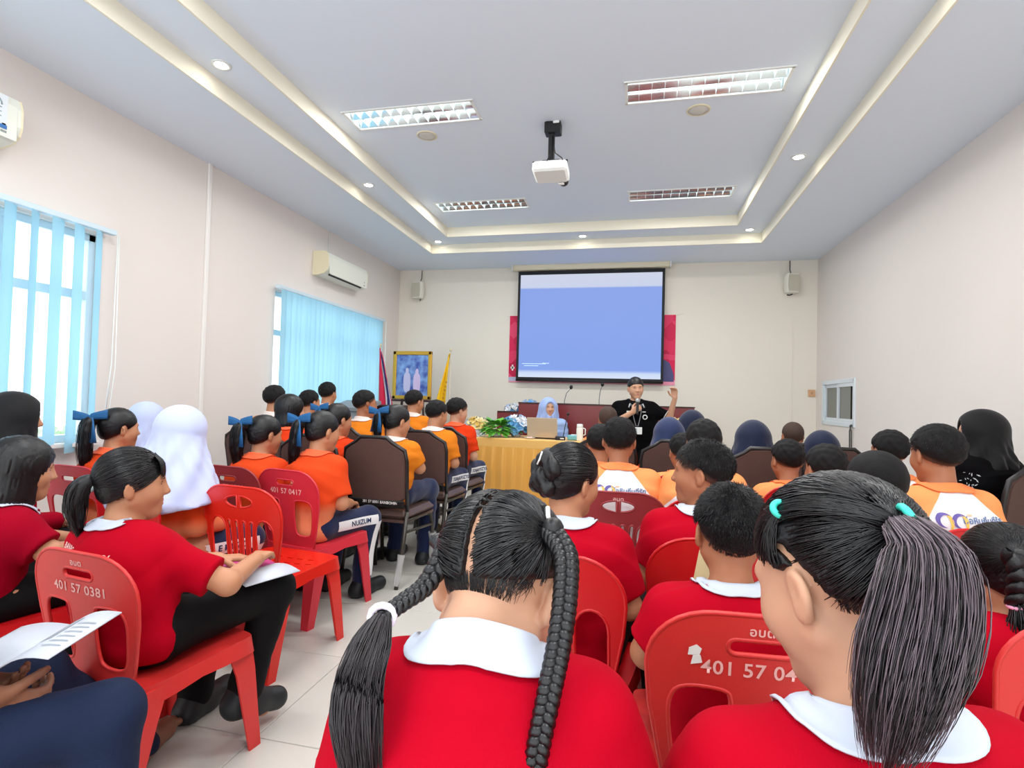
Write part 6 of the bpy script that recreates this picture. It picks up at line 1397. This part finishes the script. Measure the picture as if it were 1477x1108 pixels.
# standing speaker
W = at_d(917, 560, 5.95); hz = W.z; k_ = hz/1.42
hd = 172; Jn = {}; N = Vector((0, .005, hz-.155)); hip = Vector((0, 0, .80*k_))
J = dict(hip=hip, N=N, Hc=Vector((0, .03, hz)), seat=0, sw=.178, size=1.0, L=N.z-hip.z, stand=1)
J['mid'] = hip.lerp(N, .35)+Vector((0, .01, 0)); J['chest'] = hip.lerp(N, .7)
for s_, q in ((-1, 'l'), (1, 'r')):
    J['sh'+q] = N+Vector((s_*.178, .0, -.06)); J['hp'+q] = hip+Vector((s_*.09, 0, -.02)); J['kn'+q] = Vector((s_*.10, .02, .44*k_)); J['an'+q] = Vector((s_*.11, -.01, .085)); J['toe'+q] = Vector((s_*.14, .15, .035)); J['hd'+q] = None; J['hn'+q] = Vector((0, 0, -1)); J['curl'+q] = .35
# her right hand holds the microphone, her left hand is raised
J['elr'] = Vector((.27, .10, N.z-.25)); J['wrr'] = Vector((.055, .21, N.z-.105)); J['hdr'] = Vector((-.75, .25, .62)); J['hnr'] = Vector((-.2, -1, .2)); J['curlr'] = .95
J['ell'] = Vector((-.36, .06, N.z-.16)); J['wrl'] = Vector((-.395, .15, N.z+.055)); J['hdl'] = Vector((.12, .1, 1)); J['hnl'] = Vector((.5, .85, 0)); J['curll'] = .55
R = Matrix.Rotation(-math.radians(hd), 3, 'Z'); o_ = R@Vector((0, .03, 0)); root = Vector((W.x-o_.x, W.y-o_.y, 0))
Rh = headR(-4, 4, 3)
t, i = make_person('person', 'woman in black polo standing and speaking into a microphone, one hand raised', J, Rh, root, hd, .007, shirt='black', trous='black', skin='light', hs=1.02, hair='girl', hairkw={'a': .50, 'b': .004, 'thick': .010}, face=True, wr=.003, seed=50, bulge=1.15)
i['hd'] = hd; i['root'] = root
# trim of her shirt, lanyard and badge
me = i['shirt'].data; bv = BVHTree.FromPolygons([v.co.copy() for v in me.vertices], [tuple(p.vertices) for p in me.polygons])
def front_pt(x, z, lift=.004):
    r_ = bv.ray_cast(Vector((x, .6, z)), Vector((0, -1, 0))); p = r_[0] if r_[0] is not None else Vector((x, .12, z)); return p+Vector((0, lift, 0))+N
mb = MB(); mb.tube([front_pt(s*f, z) for s, f, z in ((1, .05, -.02), (1, .045, -.10), (1, .03, -.18), (1, .012, -.25), (-1, .012, -.25), (-1, .03, -.18), (-1, .045, -.10), (-1, .05, -.02))], .005, 6); mb.build('lanyard', mat('lanyard_grey', '7a7a80', .6), t)
p = front_pt(.0, -.30, .008); mb = MB(); mb.box(p, (.105, .006, .075), bev=.002); bd = mb.build('id_badge', mat('badge_white', 'e8ebe8', .5), t)
mb = MB(); mb.box(p+Vector((.02, .004, 0)), (.04, .003, .05)); mb.build('badge_photo', mat('badge_photo', 'b7c4c8', .5), bd)
p = front_pt(-.085, -.155); mb = MB(); mb.tube([p+Vector((.022*math.cos(a_), .002, .022*math.sin(a_))) for a_ in [2*PI*k/16 for k in range(18)]], .0055, 6, False); mb.build('shirt_emblem', M_white, t)
p = front_pt(-.075, -.10); mb = MB(); mb.box(p, (.035, .004, .008)); p = front_pt(.085, -.10); mb.box(p, (.045, .004, .016)); mb.build('name_tag', M_white, t)
for s_ in (-1, 1):
    mb = MB(); mb.tube([front_pt(s_*x, z, .006) for (x, z) in ((.066, -.015), (.074, -.035), (.082, -.055))], .008, 6); mb.build('collar_trim', mat('trim_grey', 'b9bcbe', .6), t)
for q in 'lr':
    e = J['sh'+q].lerp(J['el'+q], .78); d = (J['el'+q]-J['sh'+q]).normalized(); qn = d.to_track_quat('Z', 'Y').to_matrix(); mb = MB(); mb.tube([e+qn@Vector((.064*math.cos(a_), .064*math.sin(a_), 0)) for a_ in [2*PI*k/18 for k in range(20)]], .003, 5, False); mb.build('sleeve_trim', M_white, t)
mw = root+R@(J['wrr']+J['hdr'].normalized()*.06+Vector((0, .028, 0)))
mic = empty('handheld_microphone', mw, -math.radians(hd), 'dark handheld microphone with silver grille at the speaker\'s mouth', 'microphone')
ax_ = Vector((-.05, -.25, 1)).normalized(); qn = ax_.to_track_quat('Z', 'Y').to_matrix()
mb = MB(); mb.lathe([(.010, -.06), (.012, -.05), (.014, .05), (.017, .07)], 14, (0, 0, 0), qn); mb.build('handle', M_black, mic)
mb = MB(); mb.ball(ax_*.088, (.025, .025, .027), 12); mb.build('grille', mat('mic_grille', 'b9bdbf', .35, metal=.7, bump=.5, bscale=900), mic)

p = at_d(1013, 838, 1.52); t = empty('paper_folder', p, .5, 'cream paper folder beside the boy with short black crop', 'folder')
t.rotation_euler = (.25, 0, .6)
MB().box((0, 0, 0), (.012, .06, .16), bev=.002).build('cover', mat('cream_folder', 'dccf9e', .7), t); MB().box((.0, .002, .004), (.006, .056, .156)).build('sheets', M_page, t)
